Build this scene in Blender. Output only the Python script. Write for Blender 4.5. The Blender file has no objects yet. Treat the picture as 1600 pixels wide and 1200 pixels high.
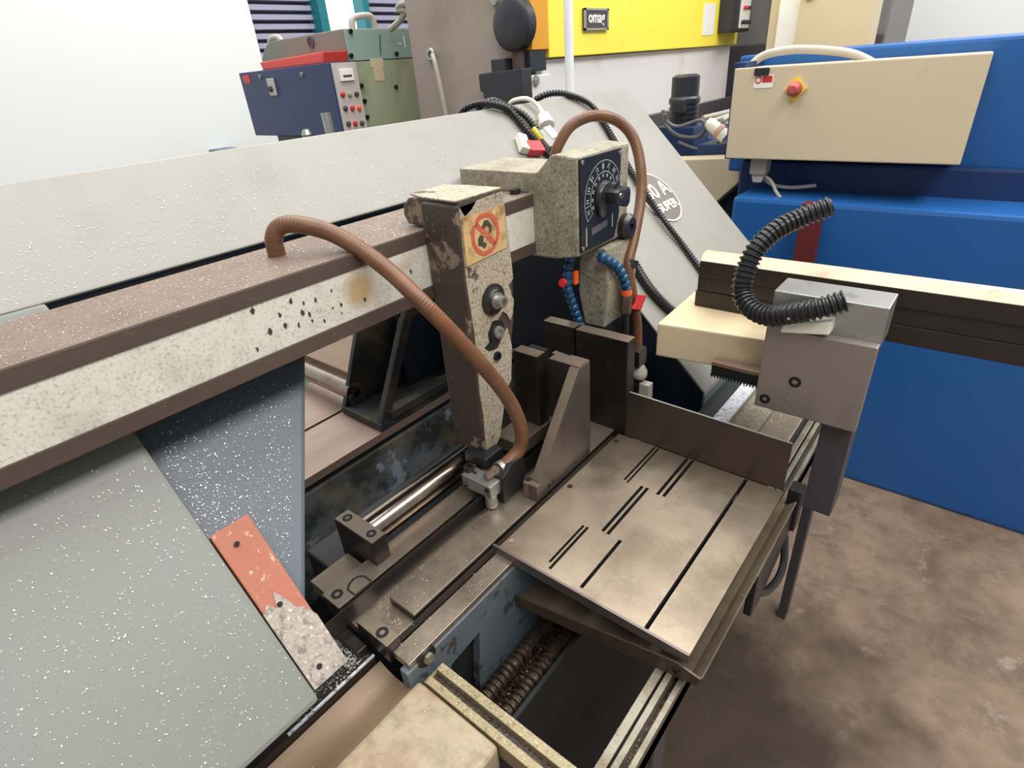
import bpy, bmesh, math, random
from mathutils import Vector, Matrix, noise
random.seed(7)
SC = bpy.context.scene
COL = SC.collection
V = Vector

# ------------------------------------------------------------------ camera
CAM_POS = V((0.0, 0.0, 1.60))
FPX = 876.0
YAW, PITCH, ROLL = math.radians(131.58), math.radians(29.4), math.radians(-4.8)
_f = V((math.cos(PITCH) * math.cos(YAW), math.cos(PITCH) * math.sin(YAW), -math.sin(PITCH)))
_r0 = V((math.sin(YAW), -math.cos(YAW), 0))
_u0 = _r0.cross(_f)
_r = _r0 * math.cos(ROLL) + _u0 * math.sin(ROLL)
_u = -_r0 * math.sin(ROLL) + _u0 * math.cos(ROLL)
cam_data = bpy.data.cameras.new('camera')
cam_data.sensor_fit = 'HORIZONTAL'
cam_data.sensor_width = 36.0
cam_data.lens = 36.0 * FPX / 1600.0
cam_data.clip_start = 0.02
cam_data.clip_end = 60
cam = bpy.data.objects.new('camera', cam_data)
COL.objects.link(cam)
cam.matrix_world = Matrix((( _r.x, _u.x, -_f.x, CAM_POS.x), (_r.y, _u.y, -_f.y, CAM_POS.y),
                           (_r.z, _u.z, -_f.z, CAM_POS.z), (0, 0, 0, 1)))
SC.camera = cam

# ------------------------------------------------------------------ world and light
world = bpy.data.worlds.new('world')
SC.world = world
world.use_nodes = True
bg = world.node_tree.nodes['Background']
bg.inputs[0].default_value = (0.96, 0.98, 1.0, 1)
bg.inputs[1].default_value = 0.55

def area_light(name, loc, target, sx, sy, power, color=(1, 1, 1)):
    d = bpy.data.lights.new(name, 'AREA')
    d.shape = 'RECTANGLE'; d.size = sx; d.size_y = sy; d.energy = power; d.color = color
    o = bpy.data.objects.new(name, d)
    o.location = loc
    o.rotation_euler = (V(target) - V(loc)).to_track_quat('-Z', 'Y').to_euler()
    COL.objects.link(o)
    return o
# overhead daylight of the hall, plus unseen lights added to brighten, 5 m up
area_light('overhead_light', (-1.2, 1.2, 5.0), (-1.2, 1.2, 0), 1.6, 5.0, 190, (1.0, 0.985, 0.96))
area_light('overhead_light', (2.0, 0.4, 5.0), (2.0, 0.4, 0), 1.6, 6.0, 400, (1.0, 0.97, 0.93))  # added behind the camera to brighten faces towards +X
area_light('overhead_light', (1.0, 5.2, 5.0), (1.0, 5.2, 0), 1.6, 4.0, 260, (0.98, 0.99, 1.0))  # added to brighten the press brake front
area_light('overhead_light', (-3.4, 3.0, 5.0), (-3.4, 3.0, 0), 1.6, 5.0, 230, (0.97, 0.985, 1.0))


SC.view_settings.view_transform = 'Standard'
SC.view_settings.look = 'None'
SC.view_settings.exposure = -0.38
SC.view_settings.gamma = 1.0
SC.view_settings.use_curve_mapping = False

# ------------------------------------------------------------------ helpers
def at(px, py, ax, val):
    """the point of the place that the 1600x1200 picture shows at px,py on the plane ax = val"""
    d = _f * FPX + _r * (px - 800) - _u * (py - 600)
    i = 'xyz'.index(ax)
    return CAM_POS + d * ((val - CAM_POS[i]) / d[i])

BOWK = 0.489                       # bow face: x + z = BOWK, tilted 45 degrees
def on_bow(px, py, k=BOWK):
    d = _f * FPX + _r * (px - 800) - _u * (py - 600)
    return CAM_POS + d * ((k - CAM_POS.x - CAM_POS.z) / (d.x + d.z))

def srgb(r, g, b):
    f = lambda c: (c / 255 / 12.92) if c / 255 <= 0.04045 else ((c / 255 + 0.055) / 1.055) ** 2.4
    return (f(r), f(g), f(b))

MATS = {}
def M(name, col, rough=0.5, metal=0.0, var=0.12, vscale=6.0, layers=(), bump=0.0, bscale=180.0,
      stretch=None, spec=0.5, rvar=0.0, coat=0.0):
    """procedural paint / metal: cloudy base colour, then layers (colour, scale, lo, hi, amount) of stains, chips, specks"""
    m = bpy.data.materials.new(name)
    m.use_nodes = True
    nt = m.node_tree; N = nt.nodes; L = nt.links
    b = N['Principled BSDF']
    tc = N.new('ShaderNodeTexCoord')
    co = tc.outputs['Object']
    if stretch:
        mp = N.new('ShaderNodeMapping'); mp.inputs['Scale'].default_value = stretch
        L.new(co, mp.inputs[0]); co2 = mp.outputs[0]
    else:
        co2 = co
    def nz(scale, det=4, src=co, rough_=0.6):
        n = N.new('ShaderNodeTexNoise'); n.inputs['Scale'].default_value = scale
        n.inputs['Detail'].default_value = det; n.inputs['Roughness'].default_value = rough_
        L.new(src, n.inputs['Vector']); return n.outputs['Fac']
    mx = N.new('ShaderNodeMix'); mx.data_type = 'RGBA'
    mx.inputs[6].default_value = (*[c * (1 - var) for c in col], 1)
    mx.inputs[7].default_value = (*[min(1, c * (1 + var)) for c in col], 1)
    base_n = nz(vscale, 5, co2)
    L.new(base_n, mx.inputs[0])
    out = mx.outputs[2]
    for (c2, sc, lo, hi, amt) in layers:
        n = nz(sc, 6, co2 if stretch else co, 0.65)
        mr = N.new('ShaderNodeMapRange'); mr.inputs[1].default_value = lo; mr.inputs[2].default_value = hi
        mr.inputs[3].default_value = 0; mr.inputs[4].default_value = amt
        L.new(n, mr.inputs[0])
        m2 = N.new('ShaderNodeMix'); m2.data_type = 'RGBA'
        m2.inputs[7].default_value = (*c2, 1)
        L.new(mr.outputs[0], m2.inputs[0]); L.new(out, m2.inputs[6]); out = m2.outputs[2]
    L.new(out, b.inputs['Base Color'])
    b.inputs['Metallic'].default_value = metal
    b.inputs['Roughness'].default_value = rough
    b.inputs['Specular IOR Level'].default_value = spec
    if coat: b.inputs['Coat Weight'].default_value = coat
    if rvar:
        mr = N.new('ShaderNodeMapRange'); mr.inputs[3].default_value = rough - rvar; mr.inputs[4].default_value = rough + rvar
        mr.inputs[1].default_value = 0.3; mr.inputs[2].default_value = 0.7
        L.new(nz(vscale * 2.3, 5, co2), mr.inputs[0]); L.new(mr.outputs[0], b.inputs['Roughness'])
    if bump:
        bp = N.new('ShaderNodeBump'); bp.inputs['Strength'].default_value = bump; bp.inputs['Distance'].default_value = 0.002
        L.new(nz(bscale, 5, co2), bp.inputs['Height']); L.new(bp.outputs[0], b.inputs['Normal'])
    MATS[name] = m
    return m

def add_stain_shade(m, centre, radius, col, rough):
    """a ragged-edged patch mixed into the base colour, for stains and painted shade"""
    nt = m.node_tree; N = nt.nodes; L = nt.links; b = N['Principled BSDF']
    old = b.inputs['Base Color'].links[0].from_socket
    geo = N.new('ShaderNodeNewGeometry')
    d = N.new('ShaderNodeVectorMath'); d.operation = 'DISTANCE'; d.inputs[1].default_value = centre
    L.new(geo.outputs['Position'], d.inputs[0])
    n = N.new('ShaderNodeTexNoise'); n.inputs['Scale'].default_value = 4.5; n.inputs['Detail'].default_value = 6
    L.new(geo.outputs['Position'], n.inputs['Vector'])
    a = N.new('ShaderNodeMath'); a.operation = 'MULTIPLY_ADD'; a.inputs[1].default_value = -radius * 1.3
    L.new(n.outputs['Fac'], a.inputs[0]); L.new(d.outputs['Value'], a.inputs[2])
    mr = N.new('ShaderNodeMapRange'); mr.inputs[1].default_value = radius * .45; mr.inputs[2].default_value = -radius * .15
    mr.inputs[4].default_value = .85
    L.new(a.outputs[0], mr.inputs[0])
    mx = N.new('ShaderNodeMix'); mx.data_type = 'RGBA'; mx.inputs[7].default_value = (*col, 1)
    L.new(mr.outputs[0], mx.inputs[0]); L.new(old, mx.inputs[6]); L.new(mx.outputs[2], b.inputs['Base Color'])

def emis(name, col, s):
    m = bpy.data.materials.new(name); m.use_nodes = True
    b = m.node_tree.nodes['Principled BSDF']
    b.inputs['Base Color'].default_value = (*col, 1)
    b.inputs['Emission Color'].default_value = (*col, 1); b.inputs['Emission Strength'].default_value = s
    return m

CHIPC = (0.75, 0.72, 0.66)
BLACKC = (0.012, 0.012, 0.013)
bow_grey = M('bow_grey_paint', srgb(143, 140, 132), .42, 0, .06, 3, [(srgb(124, 120, 113), 5, .48, .72, .5), (srgb(205, 202, 194), 220, .67, .7, .5), (srgb(120, 118, 110), 110, .71, .74, .4)], .05, 60)
cover_grey = M('cover_grey_paint', srgb(114, 116, 109), .45, 0, .12, 4, [(srgb(178, 177, 168), 150, .64, .70, .55), (srgb(110, 115, 112), 8, .55, .7, .4)], .1, 120)
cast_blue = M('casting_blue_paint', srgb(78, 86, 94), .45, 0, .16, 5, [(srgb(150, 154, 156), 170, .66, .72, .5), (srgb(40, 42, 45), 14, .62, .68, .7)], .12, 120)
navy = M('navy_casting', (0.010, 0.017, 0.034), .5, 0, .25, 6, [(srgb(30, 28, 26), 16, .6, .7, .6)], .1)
front_blue = M('base_blue_paint', srgb(88, 98, 106), .4, 0, .12, 9, [(srgb(60, 56, 52), 24, .56, .60, .9), (srgb(150, 158, 165), 60, .64, .70, .6), (srgb(84, 84, 74), 7, .5, .7, .5)], .15, 60)
mottled = M('mottled_casting', (0.13, 0.14, 0.15), .5, 0, .5, 9, [(srgb(34, 31, 28), 7, .44, .56, .75), (srgb(124, 116, 84), 5, .50, .64, .8), (srgb(150, 162, 172), 13, .58, .63, .7)], .2, 60)
beam_steel = M('beam_brown_steel', srgb(98, 84, 76), .42, .35, .16, 14, [(srgb(150, 130, 115), 160, .62, .7, .5), (srgb(60, 50, 45), 7, .5, .7, .5)], .15, 200, (1, .25, 1))
beam_top = M('beam_top_steel', srgb(120, 102, 90), .5, .1, .14, 16, [(srgb(168, 152, 138), 260, .58, .68, .6), (srgb(86, 72, 63), 9, .48, .7, .5)], .2, 200)  # paler than beam_steel: chips and overhead light put into the colour
beam_white = M('beam_white_paint', srgb(220, 217, 205), .5, 0, .07, 8, [(srgb(168, 162, 146), 12, .5, .7, .5), (srgb(140, 136, 120), 230, .52, .66, .55), (srgb(190, 160, 110), 4, .64, .72, .5)], .2, 160)
cream_dirty = M('dirty_cream_paint', srgb(164, 157, 138), .55, 0, .16, 10, [(srgb(112, 104, 84), 230, .46, .60, .7), (srgb(92, 86, 66), 14, .46, .70, .65), (srgb(58, 50, 38), 110, .60, .66, .8), (srgb(206, 200, 184), 160, .62, .68, .6)], .35, 160)
post_paint = M('post_cream_paint', srgb(184, 172, 152), .5, 0, .14, 14, [(srgb(116, 100, 78), 220, .46, .60, .7), (srgb(66, 54, 44), 90, .60, .66, .8), (srgb(112, 104, 70), 12, .54, .70, .6), (srgb(70, 56, 48), 16, .61, .645, .95)], .35, 130)
post_dark = M('post_bare_iron', srgb(76, 64, 58), .5, .15, .25, 14, [(srgb(40, 32, 28), 9, .46, .66, .6), (srgb(150, 132, 112), 13, .58, .62, .8), (srgb(176, 168, 156), 90, .66, .70, .7)], .4, 90)
gun = M('gunmetal_steel', srgb(64, 60, 57), .34, .75, .18, 8, [(srgb(30, 28, 27), 12, .5, .72, .5), (srgb(130, 118, 100), 150, .68, .72, .6)], .06, 120, None, .5, .08)
gun_top = M('ground_steel', srgb(150, 136, 120), .34, .75, .12, 12, [(srgb(95, 84, 72), 14, .55, .72, .5), (CHIPC, 170, .69, .72, .7)], .08, 160, None, .5, .07)
table_steel = M('table_steel', srgb(156, 142, 124), .35, .82, .14, 5, [(srgb(104, 90, 76), 4, .46, .74, .7), (srgb(96, 84, 70), 120, .66, .72, .4), (srgb(176, 164, 146), 60, .66, .74, .4), (srgb(96, 84, 70), 9, .5, .66, .4), (srgb(116, 102, 86), 260, .55, .66, .35)], .05, 90, None, .5, .07)
rib_steel = M('rib_steel', srgb(116, 106, 100), .36, .7, .14, 7, [(srgb(80, 70, 64), 9, .5, .7, .6), (srgb(160, 146, 128), 140, .68, .72, .5)], .06, 120, None, .5, .06)
fence_steel = M('fence_steel', srgb(90, 80, 72), .38, .75, .14, 7, [(srgb(70, 60, 52), 9, .5, .7, .6), (srgb(160, 146, 128), 140, .66, .72, .5)], .06, 120, None, .5, .06)
rail_steel = M('rail_steel', srgb(150, 137, 122), .34, .75, .14, 9, [(srgb(86, 74, 62), 7, .52, .74, .6), (CHIPC, 190, .67, .71, .7)], .08, 140, None, .5, .07)
chrome = M('chrome_steel', srgb(170, 156, 144), .2, 1, .1, 4, [(srgb(104, 84, 70), 9, .5, .72, .65)], .02)
silver = M('satin_aluminium', srgb(176, 176, 172), .34, .8, .1, 10, [(srgb(110, 108, 102), 30, .58, .7, .6)], .1, 120)
black_metal = M('black_oxide', (0.022, 0.022, 0.024), .38, .3, .2, 20, [(srgb(120, 118, 110), 150, .7, .73, .5)], .08)
black_rubber = M('black_plastic', (0.020, 0.020, 0.022), .30, 0, .2, 20)
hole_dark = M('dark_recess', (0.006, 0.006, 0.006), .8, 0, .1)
brown_hose = M('brown_rubber', srgb(112, 76, 52), .40, 0, .14, 30, [(srgb(84, 54, 38), 16, .45, .7, .7), (srgb(148, 88, 48), 7, .55, .7, .6), (srgb(176, 150, 126), 180, .70, .73, .6)], .1, 200)
blue_plastic = M('blue_plastic', srgb(24, 74, 112), .3, 0, .1, 20, [(srgb(12, 28, 46), 30, .55, .7, .6)])
orange_plastic = M('orange_plastic', srgb(236, 96, 34), .4, 0, .06, 20)
red_plastic = M('red_plastic', srgb(206, 48, 56), .4, 0, .08, 20)
guard_orange = M('orange_guard_paint', srgb(160, 94, 70), .55, 0, .16, 12, [(srgb(160, 84, 60), 18, .55, .7, .5), (srgb(196, 180, 164), 90, .62, .68, .7)], .35, 130)
guard_worn = M('chip_caked_guard', srgb(158, 148, 138), .6, .1, .2, 40, [(srgb(100, 88, 78), 90, .5, .62, .7), (srgb(215, 208, 198), 170, .58, .66, .8)], .8, 170)
chip_bed = M('packed_chips', srgb(150, 144, 136), .45, .5, .35, 120, [(srgb(50, 46, 44), 150, .52, .6, .8), (srgb(230, 228, 222), 190, .60, .66, .8)], 1.0, 160)
chip_white = M('bright_chips', srgb(205, 208, 215), .4, .3, .2, 120, [(srgb(70, 72, 82), 130, .54, .62, .8)], 1.0, 150)
sludge = M('oily_chips', srgb(62, 50, 40), .3, .3, .4, 60, [(srgb(150, 130, 104), 170, .60, .66, .8), (srgb(20, 16, 13), 40, .5, .6, .7)], 1.0, 140)
chip_mat = M('steel_chip', (0.55, 0.52, 0.48), .35, .6, .4, 80)
brown_pan = M('brown_stained_pan', srgb(130, 109, 87), .42, .15, .14, 7, [(srgb(110, 88, 72), 6, .5, .7, .6), (srgb(205, 186, 160), 150, .66, .7, .6)], .15, 120)
cream_cover = M('cream_cover_paint', srgb(160, 145, 119), .48, 0, .12, 6, [(srgb(132, 96, 68), 11, .50, .66, .65), (srgb(122, 108, 86), 36, .46, .64, .6), (srgb(90, 76, 58), 110, .66, .70, .7)], .12, 120)
chan_mat = M('chip_covered_channel', srgb(150, 136, 104), .48, .3, .2, 60, [(srgb(104, 92, 70), 110, .52, .62, .6), (srgb(228, 218, 188), 170, .62, .68, .6)], .6, 160)
alu_rail = M('aluminium_rail', srgb(132, 126, 112), .42, .5, .16, 18, [(srgb(96, 84, 62), 14, .46, .64, .8), (srgb(215, 210, 200), 150, .64, .7, .6)], .3, 140)
tray_steel = M('tray_sheet', srgb(126, 112, 94), .42, .5, .16, 14, [(srgb(54, 46, 38), 8, .5, .7, .6), (srgb(180, 166, 140), 170, .67, .71, .6)], .2, 140)
base_side = M('base_side_paint', srgb(36, 38, 39), .6, 0, .15, 4, [(srgb(22, 23, 24), 6, .46, .66, .6)], .06, 180, None, .25)
infeed_steel = M('infeed_plate', srgb(176, 152, 138), .4, .45, .1, 5, [(srgb(130, 106, 92), 9, .5, .72, .5)], .08, 120, (1, .3, 1))
bracket_dark = M('dark_bracket_paint', (0.035, 0.035, 0.036), .5, 0, .3, 10, [(srgb(104, 92, 62), 11, .5, .66, .65), (srgb(100, 98, 92), 110, .64, .7, .5)], .25, 110)
tan_block = M('cream_block_paint', srgb(214, 194, 158), .42, 0, .05, 8, [(srgb(196, 164, 118), 12, .58, .7, .5), (srgb(70, 50, 36), 46, .745, .755, .8)], .04, 100)
mach_plate = M('machined_plate', srgb(150, 140, 132), .38, .45, .1, 9, [(srgb(108, 96, 88), 9, .52, .72, .6)], .06, 100, (1, 1, .35))
bar_dark = M('dark_bar_steel', srgb(58, 50, 47), .4, .4, .16, 9, [(srgb(100, 88, 78), 60, .66, .7, .5)], .05)
bar_wood = M('bar_top_face', srgb(206, 186, 160), .42, .25, .1, 10, [(srgb(140, 118, 96), 22, .54, .68, .5)], .06)
dial_black = M('dial_plate_black', (0.012, 0.014, 0.018), .32, 0, .2, 20, [(srgb(90, 92, 96), 120, .70, .74, .4)])
dial_ink = M('dial_print', srgb(178, 178, 172), .5)
sticker_mat = M('aged_sticker', srgb(206, 172, 118), .5, 0, .1, 14, [(srgb(140, 96, 54), 26, .48, .64, .85), (srgb(230, 212, 172), 20, .58, .66, .7)], .1)
sign_red = M('faded_red_ink', srgb(196, 92, 70), .5, 0, .15, 40, [(srgb(190, 150, 104), 70, .54, .64, .7)])
sign_black = M('faded_black_ink', srgb(70, 66, 54), .5)
emblem_mat = M('emblem_enamel', srgb(112, 104, 97), .4, .2, .06, 20)
emblem_white = M('emblem_white', srgb(232, 226, 214), .4)
# background
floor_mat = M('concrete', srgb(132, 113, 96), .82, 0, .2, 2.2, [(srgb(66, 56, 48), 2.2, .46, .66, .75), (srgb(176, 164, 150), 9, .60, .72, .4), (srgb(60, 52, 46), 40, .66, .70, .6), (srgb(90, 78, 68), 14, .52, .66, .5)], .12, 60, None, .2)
add_stain_shade(beam_white, at(562, 452, 'x', -.702), .030, srgb(190, 158, 108), .5)
add_stain_shade(floor_mat, (-.25, .85, 0), .62, srgb(44, 37, 31), .4)  # oil stain that also paints in the shadow beside the machine
wall_mat = M('white_wall', srgb(228, 230, 228), .7, 0, .02, 1.5)
teal = M('teal_frame', srgb(22, 112, 122), .45, 0, .05, 6)
slat_mat = M('louvre_slat', srgb(158, 156, 178), .45, 0, .04, 4)
glass_lit = emis('daylit_pane', (0.97, 1.0, 1.0), 1.3)
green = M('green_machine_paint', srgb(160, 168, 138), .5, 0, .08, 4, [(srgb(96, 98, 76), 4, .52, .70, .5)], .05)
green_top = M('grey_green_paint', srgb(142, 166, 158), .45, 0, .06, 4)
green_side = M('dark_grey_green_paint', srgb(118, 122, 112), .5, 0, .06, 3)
blue_cab = M('dark_blue_paint', srgb(27, 49, 92), .4, 0, .12, 4, [(srgb(70, 92, 130), 14, .64, .72, .4)])
panel_grey = M('control_panel_grey', srgb(190, 182, 178), .5, 0, .04, 6)
taupe = M('taupe_paint', srgb(156, 142, 132), .45, 0, .06, 2.2, [(srgb(116, 102, 90), 2.2, .54, .74, .5)], .03)
yellow = M('yellow_paint', srgb(255, 234, 80), .4, 0, .04, 3, [(srgb(222, 168, 30), 5, .60, .76, .4)])
orange_side = M('amber_yellow_paint', srgb(226, 158, 44), .42, 0, .08, 9, [(srgb(150, 92, 30), 20, .64, .7, .5)])
bed_white = M('brake_bed_paint', srgb(226, 221, 219), .45, 0, .05, 3, [(srgb(170, 158, 150), 3, .56, .72, .4), (srgb(70, 60, 56), 26, .73, .745, .7)])
dark_grey = M('dark_grey_paint', srgb(70, 66, 70), .5, 0, .12, 8)
motor_black = M('motor_black', srgb(44, 44, 50), .42, 0, .1, 12)
white_pipe = M('white_pipe', srgb(236, 236, 238), .4)
cab_cream = M('cabinet_cream', srgb(206, 190, 160), .45, 0, .04, 3, [(srgb(180, 162, 132), 12, .64, .72, .4)])
mach_blue = M('machine_blue', srgb(30, 88, 152), .4, 0, .08, 4)
mach_navy = M('machine_navy', srgb(18, 48, 92), .45, 0, .12, 4)
grey_mach = M('grey_machine_paint', srgb(112, 110, 108), .5, 0, .05, 3)
cable_grey = M('grey_cable', srgb(176, 170, 158), .45)
cable_dark = M('dark_cable', srgb(92, 92, 92), .45)
white_plastic = M('white_plastic', srgb(232, 228, 212), .4)
yellow_tag = M('yellow_tag', srgb(236, 206, 70), .5)
paper = M('white_paper', srgb(238, 236, 228), .6)
red_tray_mat = M('red_tray', srgb(226, 74, 62), .42, 0, .06, 6)
maroon = M('maroon_paint', srgb(96, 34, 36), .5)
green_bright = M('light_green_paint', srgb(150, 196, 140), .5)

class MB:
    def __init__(s): s.bm = bmesh.new()
    def face(s, pts):
        return s.bm.faces.new([s.bm.verts.new(V(p)) for p in pts])
    def hexa(s, p):                     # eight corners: bottom loop then top loop
        v = [s.bm.verts.new(V(q)) for q in p]
        for f in ((3, 2, 1, 0), (4, 5, 6, 7), (0, 1, 5, 4), (1, 2, 6, 5), (2, 3, 7, 6), (3, 0, 4, 7)):
            s.bm.faces.new([v[i] for i in f])
        return s
    def box(s, x0, x1, y0, y1, z0, z1):
        return s.hexa([(x0, y0, z0), (x1, y0, z0), (x1, y1, z0), (x0, y1, z0), (x0, y0, z1), (x1, y0, z1), (x1, y1, z1), (x0, y1, z1)])
    def extrude(s, pts, d):             # planar polygon swept by d
        d = V(d); a = [s.bm.verts.new(V(p)) for p in pts]; b = [s.bm.verts.new(V(p) + d) for p in pts]
        n = len(a)
        s.bm.faces.new(a); s.bm.faces.new(b[::-1])
        for i in range(n):
            s.bm.faces.new([a[i], b[i], b[(i + 1) % n], a[(i + 1) % n]])
        return s
    def prism(s, poly, ax, a0, a1):
        def P(q, a):
            return (a, q[0], q[1]) if ax == 'x' else ((q[0], a, q[1]) if ax == 'y' else (q[0], q[1], a))
        d = V(P((0, 0), a1)) - V(P((0, 0), a0))
        return s.extrude([P(q, a0) for q in poly], d)
    def lathe(s, o, axis, prof, seg=16):
        o = V(o); ax = V(axis).normalized()
        t = V((0, 0, 1)) if abs(ax.z) < .9 else V((1, 0, 0))
        u = ax.cross(t).normalized(); w = ax.cross(u)
        rings = []
        for (r, h) in prof:
            if r < 1e-6: rings.append([s.bm.verts.new(o + ax * h)])
            else: rings.append([s.bm.verts.new(o + ax * h + (u * math.cos(2 * math.pi * i / seg) + w * math.sin(2 * math.pi * i / seg)) * r) for i in range(seg)])
        for a, b in zip(rings, rings[1:]):
            for i in range(seg):
                j = (i + 1) % seg
                if len(a) == 1 and len(b) == 1: continue
                if len(a) == 1: s.bm.faces.new([a[0], b[i], b[j]])
                elif len(b) == 1: s.bm.faces.new([a[i], b[0], a[j]])
                else: s.bm.faces.new([a[i], b[i], b[j], a[j]])
        return s
    def cyl(s, p0, p1, r, seg=20, r1=None):
        p0, p1 = V(p0), V(p1); h = (p1 - p0).length
        return s.lathe(p0, p1 - p0, [(0, 0), (r, 0), (r if r1 is None else r1, h), (0, h)], seg)
    def tube(s, pts, r, seg=12, step=0.006, rf=None):
        P = resample(pts, step)
        n = len(P); T = [(P[min(i + 1, n - 1)] - P[max(i - 1, 0)]).normalized() for i in range(n)]
        t0 = V((0, 0, 1)) if abs(T[0].z) < .9 else V((1, 0, 0))
        u = T[0].cross(t0).normalized(); prev = None; dist = 0
        for i in range(n):
            u = (u - T[i] * u.dot(T[i])).normalized(); w = T[i].cross(u)
            if i: dist += (P[i] - P[i - 1]).length
            rr = rf(dist, i) if rf else r
            ring = [s.bm.verts.new(P[i] + (u * math.cos(2 * math.pi * k / seg) + w * math.sin(2 * math.pi * k / seg)) * rr) for k in range(seg)]
            if prev:
                for k in range(seg):
                    j = (k + 1) % seg
                    s.bm.faces.new([prev[k], prev[j], ring[j], ring[k]])
            else: s.bm.faces.new(ring)
            prev = ring
        s.bm.faces.new(prev[::-1])
        return s

def resample(pts, step):
    pts = [V(p) for p in pts]
    q = [pts[0] * 2 - pts[1]] + pts + [pts[-1] * 2 - pts[-2]]
    out = []
    for i in range(1, len(q) - 2):
        a, b, c, d = q[i - 1], q[i], q[i + 1], q[i + 2]
        for k in range(24):
            t = k / 24
            out.append(0.5 * ((2 * b) + (c - a) * t + (2 * a - 5 * b + 4 * c - d) * t * t + (3 * b - a - 3 * c + d) * t ** 3))
    out.append(pts[-1])
    L = [0]
    for a, b in zip(out, out[1:]): L.append(L[-1] + (b - a).length)
    n = max(2, int(L[-1] / step)); res = []; j = 0
    for k in range(n + 1):
        s_ = L[-1] * k / n
        while j < len(L) - 2 and L[j + 1] < s_: j += 1
        t = (s_ - L[j]) / max(1e-9, L[j + 1] - L[j])
        res.append(out[j].lerp(out[j + 1], t))
    return res

def origin_of(o):
    v = V((0, 0, 0))
    while o is not None:
        v += o.location; o = o.parent
    return v

def build(name, mb, mat, parent=None, bev=0.0, smooth=False, label=None, bseg=2):
    bm = mb.bm
    bmesh.ops.recalc_face_normals(bm, faces=bm.faces)
    if bev:
        ed = [e for e in bm.edges if len(e.link_faces) == 2 and e.calc_face_angle(0) > 0.5]
        bmesh.ops.bevel(bm, geom=ed, offset=bev, segments=bseg, affect='EDGES', profile=.6, clamp_overlap=True)
    me = bpy.data.meshes.new(name)
    if parent is not None:
        org = origin_of(parent)
        o_loc = V((0, 0, 0))
    else:
        mn = V((min(v.co.x for v in bm.verts), min(v.co.y for v in bm.verts), min(v.co.z for v in bm.verts)))
        mxv = V((max(v.co.x for v in bm.verts), max(v.co.y for v in bm.verts), 0))
        org = V(((mn.x + mxv.x) / 2, (mn.y + mxv.y) / 2, mn.z)); o_loc = org
    bmesh.ops.translate(bm, verts=bm.verts, vec=-org)
    bm.to_mesh(me); bm.free()
    if smooth:
        me.polygons.foreach_set('use_smooth', [True] * len(me.polygons))
        try: me.set_sharp_from_angle(angle=math.radians(40))
        except Exception: pass
    me.materials.append(mat)
    o = bpy.data.objects.new(name, me)
    COL.objects.link(o); o.location = o_loc
    if parent is not None: o.parent = parent
    if label: o['label'] = label
    return o

def thing(name, loc, label, cat, group=None):
    o = bpy.data.objects.new(name, None); COL.objects.link(o)
    o.location = loc; o.empty_display_size = .02
    return tag(o, label, cat, group)

def tag(o, label, cat, group=None, kind=None):
    o['label'] = label; o['category'] = cat
    if group: o['group'] = group
    if kind: o['kind'] = kind
    return o

def struct(o, label=None):
    o['kind'] = 'structure'
    if label: o['label'] = label
    return o

def screw(parent, p, n, r, h=.004, mat=None, name='screw'):
    return build(name, MB().lathe(p, n, [(0, -.001), (r, -.001), (r, h * .8), (r * .85, h), (r * .52, h), (r * .50, h * .15), (0, h * .15)], 14), mat or black_metal, parent, smooth=True)

def sunk_screw(parent, p, n, r):
    """counterbored cap screw: dark ring with the head in it"""
    n = V(n)
    a = build('counterbore', MB().lathe(p, n, [(r, -.001), (r, .0006), (r * .82, .0006), (r * .82, -.001)], 20), hole_dark, parent)
    build('screw', MB().lathe(V(p), n, [(0, -.002), (r * .8, -.002), (r * .8, .0007), (r * .45, .0007), (r * .42, -.001), (0, -.001)], 16), gun, a, smooth=True)
    return a

def text_into(mb, body, size, o, right, up, depth=.001, align='CENTER', bold=0):
    cu = bpy.data.curves.new('t', 'FONT'); cu.body = body; cu.size = size; cu.extrude = depth / 2
    cu.align_x = align; cu.align_y = 'CENTER'; cu.resolution_u = 3; cu.offset = bold
    ob = bpy.data.objects.new('t', cu); COL.objects.link(ob)
    dg = bpy.context.evaluated_depsgraph_get()
    me = bpy.data.meshes.new_from_object(ob.evaluated_get(dg))
    bpy.data.objects.remove(ob); 
    right = V(right).normalized(); up = V(up).normalized(); nn = right.cross(up)
    for v in me.vertices: v.co = V(o) + right * v.co.x + up * v.co.y + nn * v.co.z
    mb.bm.from_mesh(me); bpy.data.meshes.remove(me); bpy.data.curves.remove(cu)
    return mb

def chips(name, label, regions, mat=None, smin=.001, smax=.002):
    """loose swarf: thin bent flakes lying on a surface; regions: (origin, u, v, count, bias)"""
    mb = MB()
    for (o, u, v, n, bias) in regions:
        o, u, v = V(o), V(u), V(v); nn = u.cross(v).normalized()
        if nn.z < 0: nn = -nn
        ud, vd = u.normalized(), v.normalized()
        for _ in range(n):
            a, b = random.random(), random.random() ** bias
            c = o + u * a + v * b + nn * .0004
            th = random.uniform(0, math.pi * 2); l = random.uniform(smin, smax); w = l * random.uniform(.25, .6)
            d1 = ud * math.cos(th) + vd * math.sin(th); d2 = nn.cross(d1)
            h = l * random.uniform(.05, .6)
            p = [c - d1 * l - d2 * w, c + d1 * l - d2 * w + nn * h * .3, c + d1 * l * .8 + d2 * w + nn * h, c - d1 * l * .8 + d2 * w + nn * h * .5]
            try: mb.face(p)
            except Exception: pass
    o = build(name, mb, mat or chip_mat)
    return tag(o, label, 'metal chips', kind='stuff')

# ================================================================== the hall
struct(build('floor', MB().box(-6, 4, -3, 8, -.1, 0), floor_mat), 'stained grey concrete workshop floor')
wx = -5.0
wb = MB()
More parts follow.
